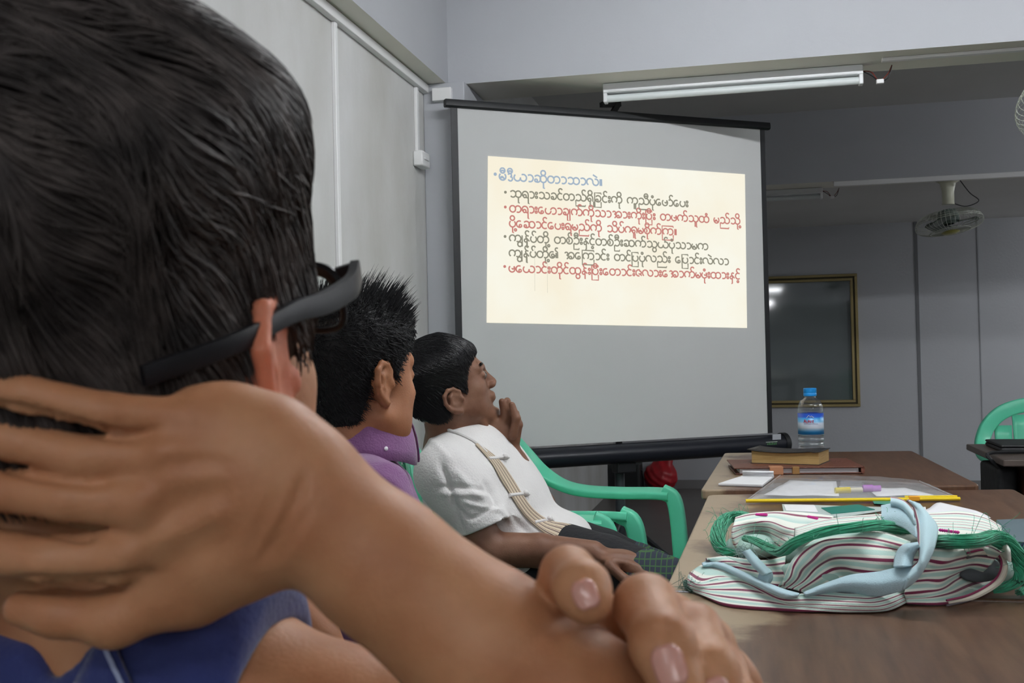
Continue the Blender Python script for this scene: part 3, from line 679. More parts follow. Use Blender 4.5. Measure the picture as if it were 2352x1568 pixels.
# forearm, wrist and hand
s.chain([EL, P(1330, 1660, .515), P(1115, 1492, .51), P(880, 1300, .505), P(695, 1154, .50), P(612, 1095, .497)], [.040, .0412, .0374, .0318, .0312, .031], .02)
s.cap(P(690, 1060, .495), P(640, 1020, .492), .017, .016, .015)                      # ulna head at the wrist
s.cap(P(640, 1195, .50), P(590, 1220, .50), .016, .016, .015)
K = {'A': (450, 965), 'B': (395, 1045), 'C': (320, 1150), 'D': (285, 1275)}
kd = {'A': .482, 'B': .475, 'C': .474, 'D': .480}
for n_, (kx, ky) in K.items():
    w = P(600, 1040 + {'A': -20, 'B': 25, 'C': 75, 'D': 130}[n_], .499)
    s.chain([w, P((kx + 600) / 2, (ky + w2) / 2 if (w2 := {'A': 1000, 'B': 1060, 'C': 1120, 'D': 1190}[n_]) else 0, .493), P(kx, ky, kd[n_])], [.0185, .0155, .0125], .018)
s.ell(P(490, 1110, .493), (.032, .018, .04), np.array([RT, FW, UP]), .02)
FG = {'A': [(450, 965, .479), (250, 945, .466), (60, 905, .460), (-90, 880, .462)], 'B': [(395, 1045, .475), (190, 1048, .471), (20, 1008, .472), (-140, 965, .49)],
      'C': [(320, 1150, .474), (150, 1142, .470), (-30, 1120, .476), (-190, 1080, .50)], 'D': [(285, 1275, .480), (110, 1282, .476), (-60, 1262, .482), (-200, 1230, .50)]}
for n_, q in FG.items():
    r = {'A': .0082, 'B': .0092, 'C': .0102, 'D': .0104}[n_]
    s.chain([P(*a) for a in q], [r * 1.16, r * .98, r * .98, r * .75], .004, kj=.003)
s.chain([P(580, 1225, .502), P(430, 1345, .50), P(260, 1420, .497), P(130, 1408, .495), P(50, 1398, .497)], [.024, .0175, .0122, .0098, .0082], .014, kj=.008)
s.ell(P(490, 1245, .505), (.032, .02, .024), np.array([RT, FW, UP]), .02)
# the other hand holding the arm near the elbow
s.chain([SHL, P(560, 2150, .72), P(1180, 1990, .60), P(1580, 1760, .59)], [.055, .046, .036, .027], .03)
s.ell(P(1620, 1640, .585), (.034, .022, .042), np.array([RT, FW, UP]), .02)
LF = [([(1540, 1640, .585), (1380, 1430, .555), (1305, 1318, .505), (1338, 1352, .474), (1352, 1382, .468)], [.016, .0135, .0122, .0118, .0098]),
      ([(1600, 1580, .58), (1545, 1430, .555), (1484, 1392, .50), (1522, 1478, .463), (1560, 1585, .452)], [.015, .0135, .0140, .0134, .0115]),
      ([(1640, 1620, .58), (1625, 1480, .555), (1592, 1452, .505), (1628, 1540, .472), (1668, 1640, .462)], [.015, .013, .0128, .0122, .011]),
      ([(1650, 1620, .58), (1660, 1540, .56), (1655, 1545, .515), (1690, 1620, .485), (1720, 1700, .475)], [.014, .012, .0118, .011, .010])]
for q, r in LF: s.chain([P(*a) for a in q], r, .006, kj=.006)
for x, y, d in ((1535, 1442, .462), (1548, 1447, .462)): s.cap(P(x - 36, y + 2, d - .0125), P(x + 36, y - 8, d - .0118), .0012, .0012, .003, 's')
# thighs, so that he sits on his chair
kn = pel + np.array([.40, .02, .0])
for dy in (-.09, .10): s.chain([pel + [0, dy * .9, -.02], pel + [.38, dy * 1.3, -.02], pel + [.42, dy * 1.3, -.42]], [.085, .062, .045], .03)
V, Q = s.mesh(.0025); V = relax(V, Q, 2); print('man1', len(V))
V = emboss(V, Q, [
    ([(598, 1295), (640, 1225), (680, 1150), (700, 1090)], 13, -.0035), ([(625, 1300), (672, 1225), (712, 1160)], 10, -.0022), ([(575, 1270), (610, 1190), (640, 1130)], 14, -.0016),
    ([(-20, 925), (90, 952), (210, 985), (300, 1003), (350, 990)], 10, -.005), ([(-20, 1062), (80, 1090), (200, 1108), (260, 1098)], 9, -.004),
    ([(-20, 1190), (80, 1207), (180, 1228), (215, 1232)], 12, -.005), ([(40, 1335), (150, 1345), (280, 1335), (360, 1330)], 18, -.004),
    ([(300, 1160), (390, 1110), (520, 1080)], 26, .0022), ([(330, 1040), (420, 1035), (540, 1040)], 24, .0016), ([(260, 1280), (380, 1225), (530, 1150)], 30, .0028),
    ([(360, 1065), (450, 1060), (540, 1065)], 20, -.0014), ([(350, 1210), (450, 1160), (540, 1130)], 26, -.002), ([(300, 1350), (420, 1290), (540, 1230)], 34, -.002),
    ([(70, 1010), (78, 1060), (62, 1100)], 5, -.0008), ([(90, 1015), (96, 1065)], 5, -.0006), ([(15, 1120), (22, 1180)], 6, -.0008),
    ([(1460, 1446), (1510, 1440), (1560, 1448)], 6, -.0010), ([(1462, 1462), (1512, 1456), (1562, 1462)], 6, -.0007), ([(1585, 1512), (1630, 1506), (1660, 1512)], 6, -.0008),
    ([(1290, 1330), (1310, 1322), (1350, 1320)], 7, -.0006)], .56); V = relax(V, Q, 2)
lq = H1.loc(V[Q].mean(1)); fmi = ((lq[:, 1] < -.0725) & (lq[:, 1] > -.125) & (np.abs(lq[:, 0] + .008) < .034) & (np.abs(lq[:, 2] - .002) < .046)).astype(int)
fastmesh('body', V, Q, [SK1, skinmat('flushed_ear_skin', (206, 130, 100), (192, 114, 86), sss=.25)], man1, fm=fmi)
# nails
nail = mat('pink_fingernail', (204, 148, 134), .2, spec=.6, sss=.1)
db1 = Drape(bpy.data.objects[man1.children[0].name])
def nail_at(px, py, tx, ty, L, Wd, par):
    c = db1(px, py, .0012); z = nrm(db1.last); z = -z if np.dot(z, FW) > 0 else z; e = db1(tx, ty, .0012)
    x = nrm(e - c - z * np.dot(e - c, z)); y = np.cross(z, x); g = []
    for a in np.linspace(-1, 1, 9):
        row = []
        for b_ in np.linspace(-1, 1, 9):
            w = Wd * (1 - .55 * max(0, -a) ** 3.5 - .45 * max(0, a) ** 4)
            row.append(db1.near(c + x * a * L / 2 + y * b_ * w / 2, .0009) * .6 + (c + x * a * L / 2 + y * b_ * w / 2 - z * (b_ ** 2) * Wd * .14) * .4 + z * .0004)
        g.append(row)
    return MB().grid(g).build('fingernail', nail, par, solid=.0008)
nail_at(1345, 1366, 1354, 1390, .0130, .0115, man1)
nail_at(1537, 1528, 1546, 1558, .0165, .0145, man1)
nail_at(1648, 1592, 1656, 1612, .013, .012, man1)
# navy polo shirt
NV = mat('navy_jersey', (44, 55, 114), .85, var=.22, scale=30, bump=.15, bscale=300, sheen=.3)
t = SDF()
t.chain([SHR - [0, 0, .004], nb - [.0, 0, .035], SHL - [0, 0, .004]], [.068, .072, .064], .05)
t.ell(chest, (.142, .185, .15), None, .06); t.ell((chest + pel) / 2, (.134, .17, .17), None, .06); t.ell(pel, (.142, .176, .08), None, .06)
slv = SHR + (EL - SHR) * .17
t.chain([SHR + UP * .012, P(470, 1500, .60), slv], [.064, .060, .0575], .035)
ax = nrm(EL - SHR)
EL_L = P(560, 2150, .72); sl_l = SHL + (EL_L - SHL) * .5
t.chain([SHL, sl_l], [.064, .056], .035); t.half(EL_L - SHL, sl_l, sl_l - .075, sl_l + .075)
bx = slv + ax * .2
t.half(ax + RT * .15, slv + ax * .012, slv - .11, slv + .16, .004)
t.cap(slv - ax * .05, slv + ax * .08, .052, .051, .004, 's')
t.cap(nb + [0, 0, .22], nb + [0, 0, .13], .11, .085, .01, 's')
t.chain([P(-120, 1530, .585), P(40, 1550, .580)], [.026, .022], .02)
t.cap(P(158, 1400, .595), P(174, 1592, .595), .0285, .002, .006, 's')
t.cap(P(158, 1400, .565), P(174, 1592, .565), .0285, .002, .006, 's')
V, Q = t.mesh(.0035); V = relax(V, Q, 3)
sh1 = fastmesh('polo_shirt', V, Q, NV, man1)
dr1 = Drape(sh1)
ribbon(dr1, [(262, 1452), (222, 1510), (186, 1572)], [(272, 1468), (292, 1520), (322, 1590)], 6, .005, 'collar', NV, man1, .003, dflt=.59)
MB().tube([dr1(x_, y_, .008) for x_, y_ in cr([(256, 1468), (272, 1510), (302, 1572)], 5)], .0013, 6).build('collar_piping', mat('pale_piping', (150, 160, 190), .7), man1)
# trousers for the seated legs
t = SDF()
for dy in (-.09, .10): t.chain([pel + [0, dy * .9, -.02], pel + [.38, dy * 1.3, -.02], pel + [.42, dy * 1.3, -.40]], [.098, .074, .058], .03)
t.ell(pel - [0, 0, .03], (.15, .185, .09), None, .04)
sdf_obj('trousers', t, .008, mat('dark_trousers', (40, 42, 50), .85), man1)
# hair: a shell and locks lying on it
HAIR = mat('black_hair', (84, 76, 73), .55, spec=.4, rgb2=(42, 37, 36), scale=45)
zx = [-.12, -.075, -.05, -.036, -.028, .006, .014, .026, .036, .06, .085, .1]
zz = [.0, -.008, .018, .026, .030, .040, .022, .004, .022, .050, .078, .085]
def tfun(q, t0, t1, zt, extra=None):
    w = np.clip((q[..., 2] - zt[0]) / (zt[1] - zt[0]), 0, 1); t_ = t0 + (t1 - t0) * w * w * (3 - 2 * w)
    return t_ if extra is None else t_ + extra(q)
def ex1(q):
    return -.009 * np.clip((-.01 - q[..., 1]) / .05, 0, 1) * np.clip((q[..., 2] - .03) / .04, 0, 1)
def flow_strands(H, fn, roots, m, L, flow, lift, jit, rng):
    """grow locks from the roots along a tangent flow that hugs the hair surface fn (head-local) at a rising lift"""
    p = roots.copy(); out = [H.o + (p * H.sc) @ H.R]; base = fn(vec(p))
    step = (L / (m - 1))[:, None]; off = lift[0] + (lift[1] - lift[0]) * rng.random(len(p)); jv = rng.normal(0, jit, p.shape)
    for i in range(1, m):
        d = flow(p) + jv; e = 1e-3
        g = np.stack([(fn(vec(p + np.eye(3)[k] * e)) - fn(vec(p - np.eye(3)[k] * e))) / (2 * e) for k in range(3)], 1); g /= np.maximum(np.linalg.norm(g, axis=1, keepdims=True), 1e-6)
        d = d - g * (d * g).sum(1, keepdims=True); d /= np.maximum(np.linalg.norm(d, axis=1, keepdims=True), 1e-6)
        p = p + d * step
        p = p + g * ((off * min(1, i / (m - 1) * 1.6) - fn(vec(p)))[:, None]) * .85
        out.append(H.o + (p * H.sc) @ H.R)
    return np.stack(out, 1)
def hair_roots(H, V, Q, zx, zz, n, rng, lim=-.45):
    N = vnormals(V, Q); q = H.loc(V); zl = np.interp(q[:, 0], zx, zz)
    cand = np.where((N @ -FW > lim) & (q[:, 2] > zl + .003))[0]; idx = rng.choice(cand, n)
    r = (q[idx] - (N[idx] @ H.R.T) * .003).astype(float) + rng.normal(0, .0015, (n, 3)); return r, q[idx, 2] - zl[idx]
T1 = (.006, .046, (.03, .13))
V, Q = hair_cap(H1, zx, zz, T1[0], T1[1], .0035, zt=T1[2], extra=ex1)
sk = skull_fn(H1); capf1 = lambda q: sk(q) - tfun(q, *T1, extra=ex1)
crown = np.array([-.085, .045, .115])
def flow1(p):
    a = p - crown; a /= np.maximum(np.linalg.norm(a, axis=1, keepdims=True), 1e-6)
    sw = np.cross(a, np.array([0, 0, 1.]))
    az = np.arctan2(p[:, 1] - crown[1], p[:, 0] - crown[0]); rr_ = np.linalg.norm(p - crown, axis=1)
    return a + np.array([.0, 0, -.8]) * np.clip(1.1 - p[:, 2:3] / .14, .1, 1) + sw * (.22 + .34 * np.sin(az * 11 + rr_ * 38) + .2 * np.sin(az * 23 - rr_ * 60))[:, None]
R0, hgt = hair_roots(H1, V, Q, zx, zz, 15000, rng)
L = np.minimum(.035 + .055 * rng.random(len(R0)), np.maximum(hgt, 0) * .9 + .006)
pth = flow_strands(H1, capf1, R0, 11, L, flow1, (.0, .0065), .09, rng)
V2, Q2 = strands(pth, rng.uniform(.0003, .0011, len(R0)), .3)
fastmesh('hair', np.concatenate([V, V2]), np.concatenate([Q, Q2 + len(V)]), HAIR, man1)
# stray hairs at the brow side
# glasses
gm = mat('black_glasses_frame', (18, 18, 22), .45, spec=.3)
gt_ = bpy.data.objects.new('glasses', None)
G1 = lambda x, y, z: H1(x, y, z)
b = MB(); pr = [(math.cos(a) * .55, math.sin(a)) for a in np.linspace(0, 2 * math.pi, 12, endpoint=False)]
path = cr([G1(.112, -.073, .024), G1(.085, -.082, .024), G1(.045, -.0875, .028), G1(.012, -.0895, .034), G1(-.008, -.0905, .036), G1(-.045, -.089, .038), G1(-.088, -.073, .040)], 6)
rs = np.interp(np.linspace(0, 1, len(path)), [0, .3, .6, 1], [.0074, .0066, .0050, .0046])
gl1 = thing('glasses', 'black thick-framed glasses worn by the nearest person', 'glasses', tuple(G1(.1, 0, .02)))
MB().tube(path, rs, up=H1.z, prof=[(.42, .82), (.36, 1), (-.36, 1), (-.42, .82), (-.42, -.82), (-.36, -1), (.36, -1), (.42, -.82)]).build('temple_arm', gm, gl1)
path = cr([G1(.112, .071, .024), G1(.085, .0795, .024), G1(.03, .084, .024), G1(-.02, .085, .018)], 6)
MB().tube(path, .0055, 10).build('temple_arm', gm, gl1)
def rim(y0):
    pts = []
    for a in np.linspace(0, 2 * math.pi, 36, endpoint=False):
        c, d = math.cos(a), math.sin(a); e = 2 / 3.4
        pts.append((.112 - .004 * (abs(y0 + .027 * c) / .07) ** 2 * 2, y0 + .0285 * math.copysign(abs(c) ** e, c), .0105 + .0165 * math.copysign(abs(d) ** e, d)))
    return pts
for y0 in (-.0365, .0365):
    pts = rim(y0); P3 = [G1(*p_) for p_ in pts] + [G1(*pts[0])]
    rs = [(.0045 if p_[2] > .012 else .0022) for p_ in pts]; rs.append(rs[0])
    MB().tube(P3, np.array(rs), 8, cap=False).build('lens_rim', gm, gl1)
    lens = mat('spectacle_lens', (235, 240, 240), .02, trans=1, ior=1.12, alpha=1)
    c = G1(.112, y0, .008); bb = MB(); fr = [G1(*p_) for p_ in pts]; n = len(fr)
    bb.add(fr + [x_ + H1.x * .0012 for x_ in fr], [tuple(range(n)), tuple(range(2 * n - 1, n - 1, -1))] + [(i, (i + 1) % n, (i + 1) % n + n, i + n) for i in range(n)])
    bb.build('lens', lens, gl1, smooth=0)
MB().tube(cr([G1(.112, -.009, .014), G1(.116, 0, .017), G1(.112, .009, .014)], 5), .003, 8).build('bridge', gm, gl1)
for y0 in (-1, 1): MB().tube([G1(.110, y0 * .062, .022), G1(.112, y0 * .072, .024)], .0062, 8).build('hinge', gm, gl1)
# ------------------------------------------------------------------ the man in the purple polo, seen from behind
def five(s, pts_, rs, k=.005):
    for q, r in zip(pts_, rs): s.chain(q, r, k, kj=.005)
SK2 = skinmat('warm_brown_skin', (166, 112, 78), (150, 98, 66))
H2 = Frame(P(822, 888, 1.9), vf(44, 3), tiltup(-1), (1.03, 1.06, 1.08))
nb2 = P(806, 1008, 1.93)
man2 = thing('person', 'person in purple polo with short spiky black hair, head turned to the screen', 'person', (nb2[0], nb2[1], .43))
s = SDF(); head_sdf(s, H2, fat=1.12); ear_sdf(s, H2, -1, 1.05)
s.chain([H2(-.02, 0, -.03), H2(-.03, .0, -.08), nb2 - [0, 0, .01], nb2 - [0, 0, .06]], [.060, .060, .060, .064], .025)
s.cap(H2(.02, -.03, -.075), H2(-.01, -.02, -.11), .035, .04, .03)
f2 = np.array([.93, .37, 0]); l2 = np.array([-.37, .93, 0])
S2R, S2L = nb2 - l2 * .185 - [0, 0, .095] + f2 * .02, nb2 + l2 * .185 - [0, 0, .095] + f2 * .02
pel2 = np.array([nb2[0] + .06, nb2[1], .54])
s.chain([S2R, nb2 - [0, 0, .085], S2L], [.054, .052, .054], .03)
c2 = (S2R + S2L) / 2 - [0, 0, .09]
s.ell(c2 - f2 * .012, (.11, .165, .13), np.array([f2, l2, [0, 0, 1]]), .06); s.ell((c2 + pel2) / 2, (.112, .15, .15), np.array([f2, l2, [0, 0, 1]]), .06); s.ell(pel2, (.13, .17, .11), None, .06)
for y, S_ in ((-1, S2R), (1, S2L)):
    e = S_ + f2 * .1 + l2 * y * .05 - [0, 0, .26]; w = e + f2 * .22 - l2 * y * .06 + [0, 0, .0]
    s.chain([S_, e, w], [.052, .042, .028], .03); s.ell(w + f2 * .06, (.05, .04, .02), None, .02)
    b0 = w + f2 * .08
    five(s, [[b0 + l2 * (j - 1.5) * .019, b0 + f2 * .045 + l2 * (j - 1.5) * .02 - [0, 0, .005], b0 + f2 * .075 + l2 * (j - 1.5) * .02 - [0, 0, .02]] for j in range(4)] + [[w + f2 * .03 - l2 * y * .03, b0 - l2 * y * .055]], [[.010, .0092, .0075]] * 4 + [[.0115, .009]])
    h0 = pel2 + l2 * y * .09 - [0, 0, .02]; k0 = h0 + np.array([.40, .03 * y, .02]); s.chain([h0, k0, k0 + [.02, 0, -.42]], [.085, .06, .045], .03)
V, Q = s.mesh(.004); V = relax(V, Q, 2); fastmesh('body', V, Q, SK2, man2)
PU = mat('purple_pique', (134, 88, 136), .85, var=.12, scale=26, bump=.3, bscale=300, sheen=.3)
t = SDF(); t.chain([S2R, nb2 - [0, 0, .072], S2L], [.068, .074, .068], .05); R2 = np.array([f2, l2, [0, 0, 1]])
t.ell(c2 - f2 * .012, (.126, .182, .15), R2, .05); t.ell((c2 + pel2) / 2, (.13, .170, .17), R2, .05); t.ell(pel2, (.142, .182, .09), None, .06)
for y, S_ in ((-1, S2R), (1, S2L)):
    e = S_ + f2 * .1 + l2 * y * .05 - [0, 0, .26]; m_ = S_ + (e - S_) * .72; t.chain([S_, m_], [.064, .062], .04)
    t.half(e - S_, m_, m_ - .075, m_ + .075); t.cap(m_ - nrm(e - S_) * .05, m_ + nrm(e - S_) * .05, .053, .052, .004, 's')
t.cap(nb2 + [0, 0, .08], nb2 - [0, 0, .03], .085, .068, .008, 's')
V, Q = t.mesh(.0042); V = relax(V, Q, 3)
V = emboss(V, Q, [([(840, 1080), (900, 1120), (960, 1190)], 8, -.006), ([(800, 1060), (880, 1110), (930, 1180)], 9, -.005), ([(870, 1062), (930, 1090), (990, 1160)], 9, .006), ([(760, 1050), (830, 1100), (890, 1180)], 12, .005)], 2.4)
fastmesh('polo_shirt', V, Q, PU, man2)
ax2 = nrm(H2(-.025, 0, -.05) - nb2)
co2 = collar(nb2 - [0, 0, .012] + f2 * .005, nb2 - [0, 0, .012] + nrm(np.array([0, 0, 1.]) + f2 * .22) * .05, .100, .088, .058, f2 * .95 - l2 * .15, .2, PU, man2, flap=.014)
dc2 = Drape(co2); bp_ = dc2(886, 1030, .002); bp_ = bp_ if bp_ is not None else dc2.near(P(886, 1030, 1.84), .002)
MB().lathe([(0, -.002), (.0032, -.0015), (.0036, 0), (.002, .001), (0, .001)], 12, Matrix.Translation(tuple(bp_)) @ Vector((0, 0, 1)).rotation_difference(Vector(dc2.last if dc2.last is not None else -FW)).to_matrix().to_4x4(), cap=False).build('collar_button', M['white'], man2)
t = SDF()
for y in (-1, 1): h0 = pel2 + l2 * y * .09 - [0, 0, .02]; k0 = h0 + np.array([.40, .03 * y, .02]); t.chain([h0, k0, k0 + [.02, 0, -.40]], [.096, .07, .056], .03)
t.ell(pel2 - [0, 0, .03], (.145, .185, .09), None, .04); sdf_obj('trousers', t, .009, mat('brown_trousers', (58, 52, 50), .85), man2)
zx2 = [-.12, -.075, -.05, -.036, -.028, .006, .014, .026, .036, .06, .085, .1]
zz2 = [-.052, -.058, -.056, -.02, .026, .042, .020, .0, .03, .056, .078, .085]
T2 = (.0035, .020, (.03, .11))
V, Q = hair_cap(H2, zx2, zz2, *T2[:2], .0045, zt=T2[2]); sk2 = skull_fn(H2); cf2 = lambda q: sk2(q) - tfun(q, *T2)
HAIR2 = mat('short_black_hair', (26, 26, 28), .55, spec=.3)
R0, hg = hair_roots(H2, V, Q, zx2, zz2, 7000, rng, -.8)
fl2 = lambda p: np.array([.25, -.05, -.8]) * np.clip(1.15 - p[:, 2:3] / .13, .15, 1) + np.array([.6, 0, .2])
Ls = np.minimum(.012 + .012 * rng.random(len(R0)), np.maximum(hg, 0) * .6 + .004)
p1_ = flow_strands(H2, cf2, R0, 5, Ls, fl2, (.0, .006), .35, rng)
Va, Qa = strands(p1_, rng.uniform(.0005, .0010, len(R0)), .25)
R1, hg = hair_roots(H2, V, Q, zx2, zz2, 9000, rng, -.9); R1 = R1[R1[:, 2] > .085]; R1 = R1[:2600]
g = R1 - np.array([-.01, 0, .03]); g /= np.linalg.norm(g, axis=1, keepdims=True)
cl = np.sin(R1[:, 0] * 260 + R1[:, 1] * 90)[:, None]
dr = g * .8 + np.array([.35, 0, .75]) + cl * np.array([.15, .12, .0]) + rng.normal(0, .16, R1.shape)
Lk = (.008 + .011 * rng.random(len(R1))) * np.clip((R1[:, 2] - .07) / .05, .3, 1.1) * np.where(R1[:, 0] > .02, 1.7, 1)
w = np.linspace(0, 1, 6)[None, :, None]
bend = np.array([.8, 0, -.1])
loc = R1[:, None] + dr[:, None] * w * Lk[:, None, None] + bend * (w ** 2) * Lk[:, None, None] * .45
Vb, Qb = strands(H2.o + (loc * H2.sc) @ H2.R, rng.uniform(.0006, .0013, len(R1)), .12)
fastmesh('hair', np.concatenate([V, Va, Vb]), np.concatenate([Q, Qa + len(V), Qb + len(V) + len(Va)]), HAIR2, man2)
# ------------------------------------------------------------------ the man in the white shirt, in profile, chin on his hand
SK3 = skinmat('dark_brown_skin', (128, 92, 72), (112, 76, 58), sss=.06)
P3 = lambda x, y, d: P(x, y, d * 1.073)
H3 = Frame(P(1033, 902, 2.65), vf(76, 22), tiltup(0), (1.0, 1.0, .86))
nb3 = P3(1036, 1010, 2.5)
man3 = thing('person', 'person in white shirt with striped placket, chin on hand, watching in profile', 'person', (nb3[0] + .1, nb3[1], .43))
s = SDF(); head_sdf(s, H3, ears=(1,), nose=.94); ear_sdf(s, H3, -1, 1.12, -.022)
for y in (1, -1): s.cap(H3(.083, y * .046, .0135), H3(.096, y * .018, .0125), .003, .003, .004)
s.rs = 1.073
s.chain([H3(-.02, 0, -.03), H3(-.03, 0, -.07), nb3, nb3 - [0, 0, .05]], [.056, .053, .056, .06], .03)
S3R, S3L = P3(1024, 1090, 2.33), P3(1090, 1060, 2.72)
s.chain([S3R, nb3 - [0, 0, .04], S3L], [.052, .055, .052], .04)
TR = [P3(1096, 1092, 2.5), P3(1156, 1186, 2.5), P3(1235, 1275, 2.5)]
for c, r in zip(TR, ((.085, .145, .10), (.085, .13, .11), (.10, .14, .08))): s.ell(c, r, None, .05)
s.chain([S3R, P3(1074, 1185, 2.32), P3(1126, 1262, 2.31), P3(1240, 1264, 2.30), P3(1362, 1270, 2.27)], [.05, .045, .038, .036, .0265], .02)
s.cap(P3(1110, 1255, 2.31), P3(1135, 1275, 2.31), .036, .034, .02)
s.ell(P3(1425, 1286, 2.255), (.046, .036, .019), np.array([nrm(P3(1490, 1296, 2.24) - P3(1365, 1272, 2.27)), nrm(FW), nrm(np.cross(P3(1490, 1296, 2.24) - P3(1365, 1272, 2.27), FW))]), .02)
hf = [[(1455, 1280, 2.31), (1500, 1300, 2.30), (1512, 1345, 2.29)], [(1460, 1284, 2.28), (1507, 1306, 2.265), (1512, 1355, 2.255)], [(1460, 1292, 2.25), (1500, 1316, 2.235), (1500, 1365, 2.23)], [(1450, 1302, 2.225), (1484, 1326, 2.21), (1482, 1362, 2.21)], [(1400, 1300, 2.22), (1440, 1335, 2.2), (1462, 1360, 2.2)]]
five(s, [[P3(*a) for a in q] for q in hf], [[.0105, .0100, .0078]] * 4 + [[.0115, .0095, .008]])
E3 = P3(1238, 1160, 2.58); W3 = P3(1186, 1058, 2.48)
s.chain([S3L, E3, P3(1210, 1110, 2.52), W3], [.046, .038, .034, .0255], .02)
s.ell(P3(1158, 1008, 2.475), (.034, .02, .046), np.array([nrm(RT + UP * .3), FW, nrm(UP - RT * .3)]), .02)
hf = [[(1150, 990, 2.475), (1160, 955, 2.47), (1153, 922, 2.465)], [(1165, 990, 2.48), (1174, 950, 2.475), (1165, 920, 2.475)], [(1178, 1000, 2.455), (1186, 960, 2.45), (1176, 930, 2.455)], [(1186, 1010, 2.47), (1192, 975, 2.465), (1186, 948, 2.47)], [(1140, 1025, 2.47), (1122, 1000, 2.46), (1108, 968, 2.45)]]
five(s, [[P3(*a) for a in q] for q in hf], [[.0100, .0095, .0078], [.0105, .0098, .008], [.0100, .0095, .0075], [.009, .0085, .007], [.0125, .010, .0085]])
K3 = [(P3(1270, 1290, 2.42), P3(1515, 1345, 2.24)), (P3(1290, 1270, 2.62), P3(1480, 1318, 2.56))]
for a, b_ in K3: s.chain([a, b_, b_ + np.array([.03, 0, -.36])], [.075, .055, .04], .03)
V, Q = s.mesh(.0032); V = relax(V, Q, 1)
V = emboss(V, Q, [([(1370, 1265), (1420, 1268), (1480, 1280)], 5, .0016), ([(1380, 1285), (1430, 1292), (1480, 1300)], 5, .0014), ([(1138, 872), (1134, 895), (1142, 915)], 4, -.002), ([(1112, 905), (1106, 930), (1120, 950)], 5, -.0018), ([(1380, 1276), (1430, 1279), (1480, 1290)], 4, -.0014)], 2.6)
bd3 = fastmesh('body', V, Q, SK3, man3)
ew = mat('eye_white', (120, 108, 100), .3); ir = mat('dark_iris', (30, 22, 18), .2)
for y in (1, -1):
    b = MB(); mx = Matrix.Translation(H3(.0855, y * .031, .0115)) @ Matrix((tuple(H3.x), tuple(H3.y), tuple(H3.z))).transposed().to_4x4()
    b.lathe([(.0112 * math.sin(a), .0112 * math.cos(a)) for a in np.linspace(0, math.pi, 12)], 16, mx @ Matrix.Rotation(math.pi / 2, 4, 'Y'), cap=False)
    for i in range(len(b.f)): b.m[i] = 1 if i < 3 * 16 else 0
    b.build('eye', [ew, ir], man3)
HAIR3 = mat('combed_black_hair', (27, 27, 30), .42, spec=.45)
for y in (1, -1):
    bro = []
    for _ in range(160):
        u = rng.random(); x0 = .094 - .012 * u ** 2 + rng.normal(0, .001); yy = y * (.014 + .034 * u); z0 = .0385 + .005 * math.sin(u * 2.4) + rng.normal(0, .0016)
        bro.append([H3(x0 + .002, yy, z0), H3(x0 + .004, yy + y * .004, z0 + .001), H3(x0 + .003, yy + y * .009, z0)])
    V, Q = strands(np.array(bro), .0006, .3); fastmesh('eyebrow', V, Q, HAIR3, man3)
zx3 = [-.12, -.075, -.05, -.036, -.028, .006, .014, .026, .034, .05, .07, .085, .1]
zz3 = [.0, -.055, -.066, -.056, .004, .022, .0, -.02, .015, .05, .066, .076, .085]
T3 = (.006, .044, (.02, .11))
ex3 = lambda q: -.026 * np.clip((q[..., 0] - .03) / .07, 0, 1)
V, Q = hair_cap(H3, zx3, zz3, *T3[:2], .004, zt=T3[2], extra=ex3); sk3 = skull_fn(H3); cf3 = lambda q: sk3(q) - tfun(q, *T3, extra=ex3)
R0, hg = hair_roots(H3, V, Q, zx3, zz3, 9000, rng, -.8)
part = np.array([-.075, .03, .115])
def fl3(p):
    a = p - part; a /= np.maximum(np.linalg.norm(a, axis=1, keepdims=True), 1e-6)
    return a * .8 + np.array([.15, -.15, -.75]) * np.clip(1.2 - p[:, 2:3] / .13, .25, 1)
Ls = np.minimum(.02 + .035 * rng.random(len(R0)), np.maximum(hg, 0) * .95 + .006)
Va, Qa = strands(flow_strands(H3, cf3, R0, 8, Ls, fl3, (.0, .003), .09, rng), rng.uniform(.0004, .0009, len(R0)), .25)
cw = []
for _ in range(60):
    c = np.array([-.095 + rng.normal(0, .012), rng.normal(0, .03), .085 + rng.normal(0, .02)]); d = np.array([-.9, rng.normal(0, .3), .25 + rng.normal(0, .3)])
    cw.append([H3(*(c + d * .03 * w_ + np.array([0, 0, -.02]) * w_ * w_)) for w_ in np.linspace(0, 1, 5)])
Vc, Qc = strands(np.array(cw), .0005, .3)
fastmesh('hair', np.concatenate([V, Va, Vc]), np.concatenate([Q, Qa + len(V), Qc + len(V) + len(Va)]), HAIR3, man3)
WH = mat('white_cotton', (226, 224, 222), .8, var=.03, scale=30, bump=.25, bscale=200, sheen=.2)
t = SDF(1.073)
m3 = P3(1116, 1208, 2.315); a3 = nrm(P3(1122, 1250, 2.31) - S3R)
t.chain([P3(1026, 1088, 2.33), P3(1066, 1140, 2.325), m3 + a3 * .02], [.061, .066, .060], .04)
t.half(a3 * .9 + UP * -.25 + RT * -.05, m3, m3 - .1, m3 + .1, .004)
t.cap(m3 - a3 * .03, m3 + a3 * .06, .052, .052, .004, 's')
t.chain([P3(1026, 1088, 2.33), nb3 - [0, 0, .045], S3L], [.060, .062, .062], .045)
for c, r in zip(TR, ((.108, .178, .13), (.115, .165, .14), (.128, .168, .10))): t.ell(c, r, None, .05)
t.ell(P3(1295, 1232, 2.47), (.055, .13, .045), None, .04)
t.cap(nb3 + [0, 0, .10], nb3 - [0, 0, .0], .08, .062, .008, 's')
V, Q = t.mesh(.0036); V = relax(V, Q, 3)
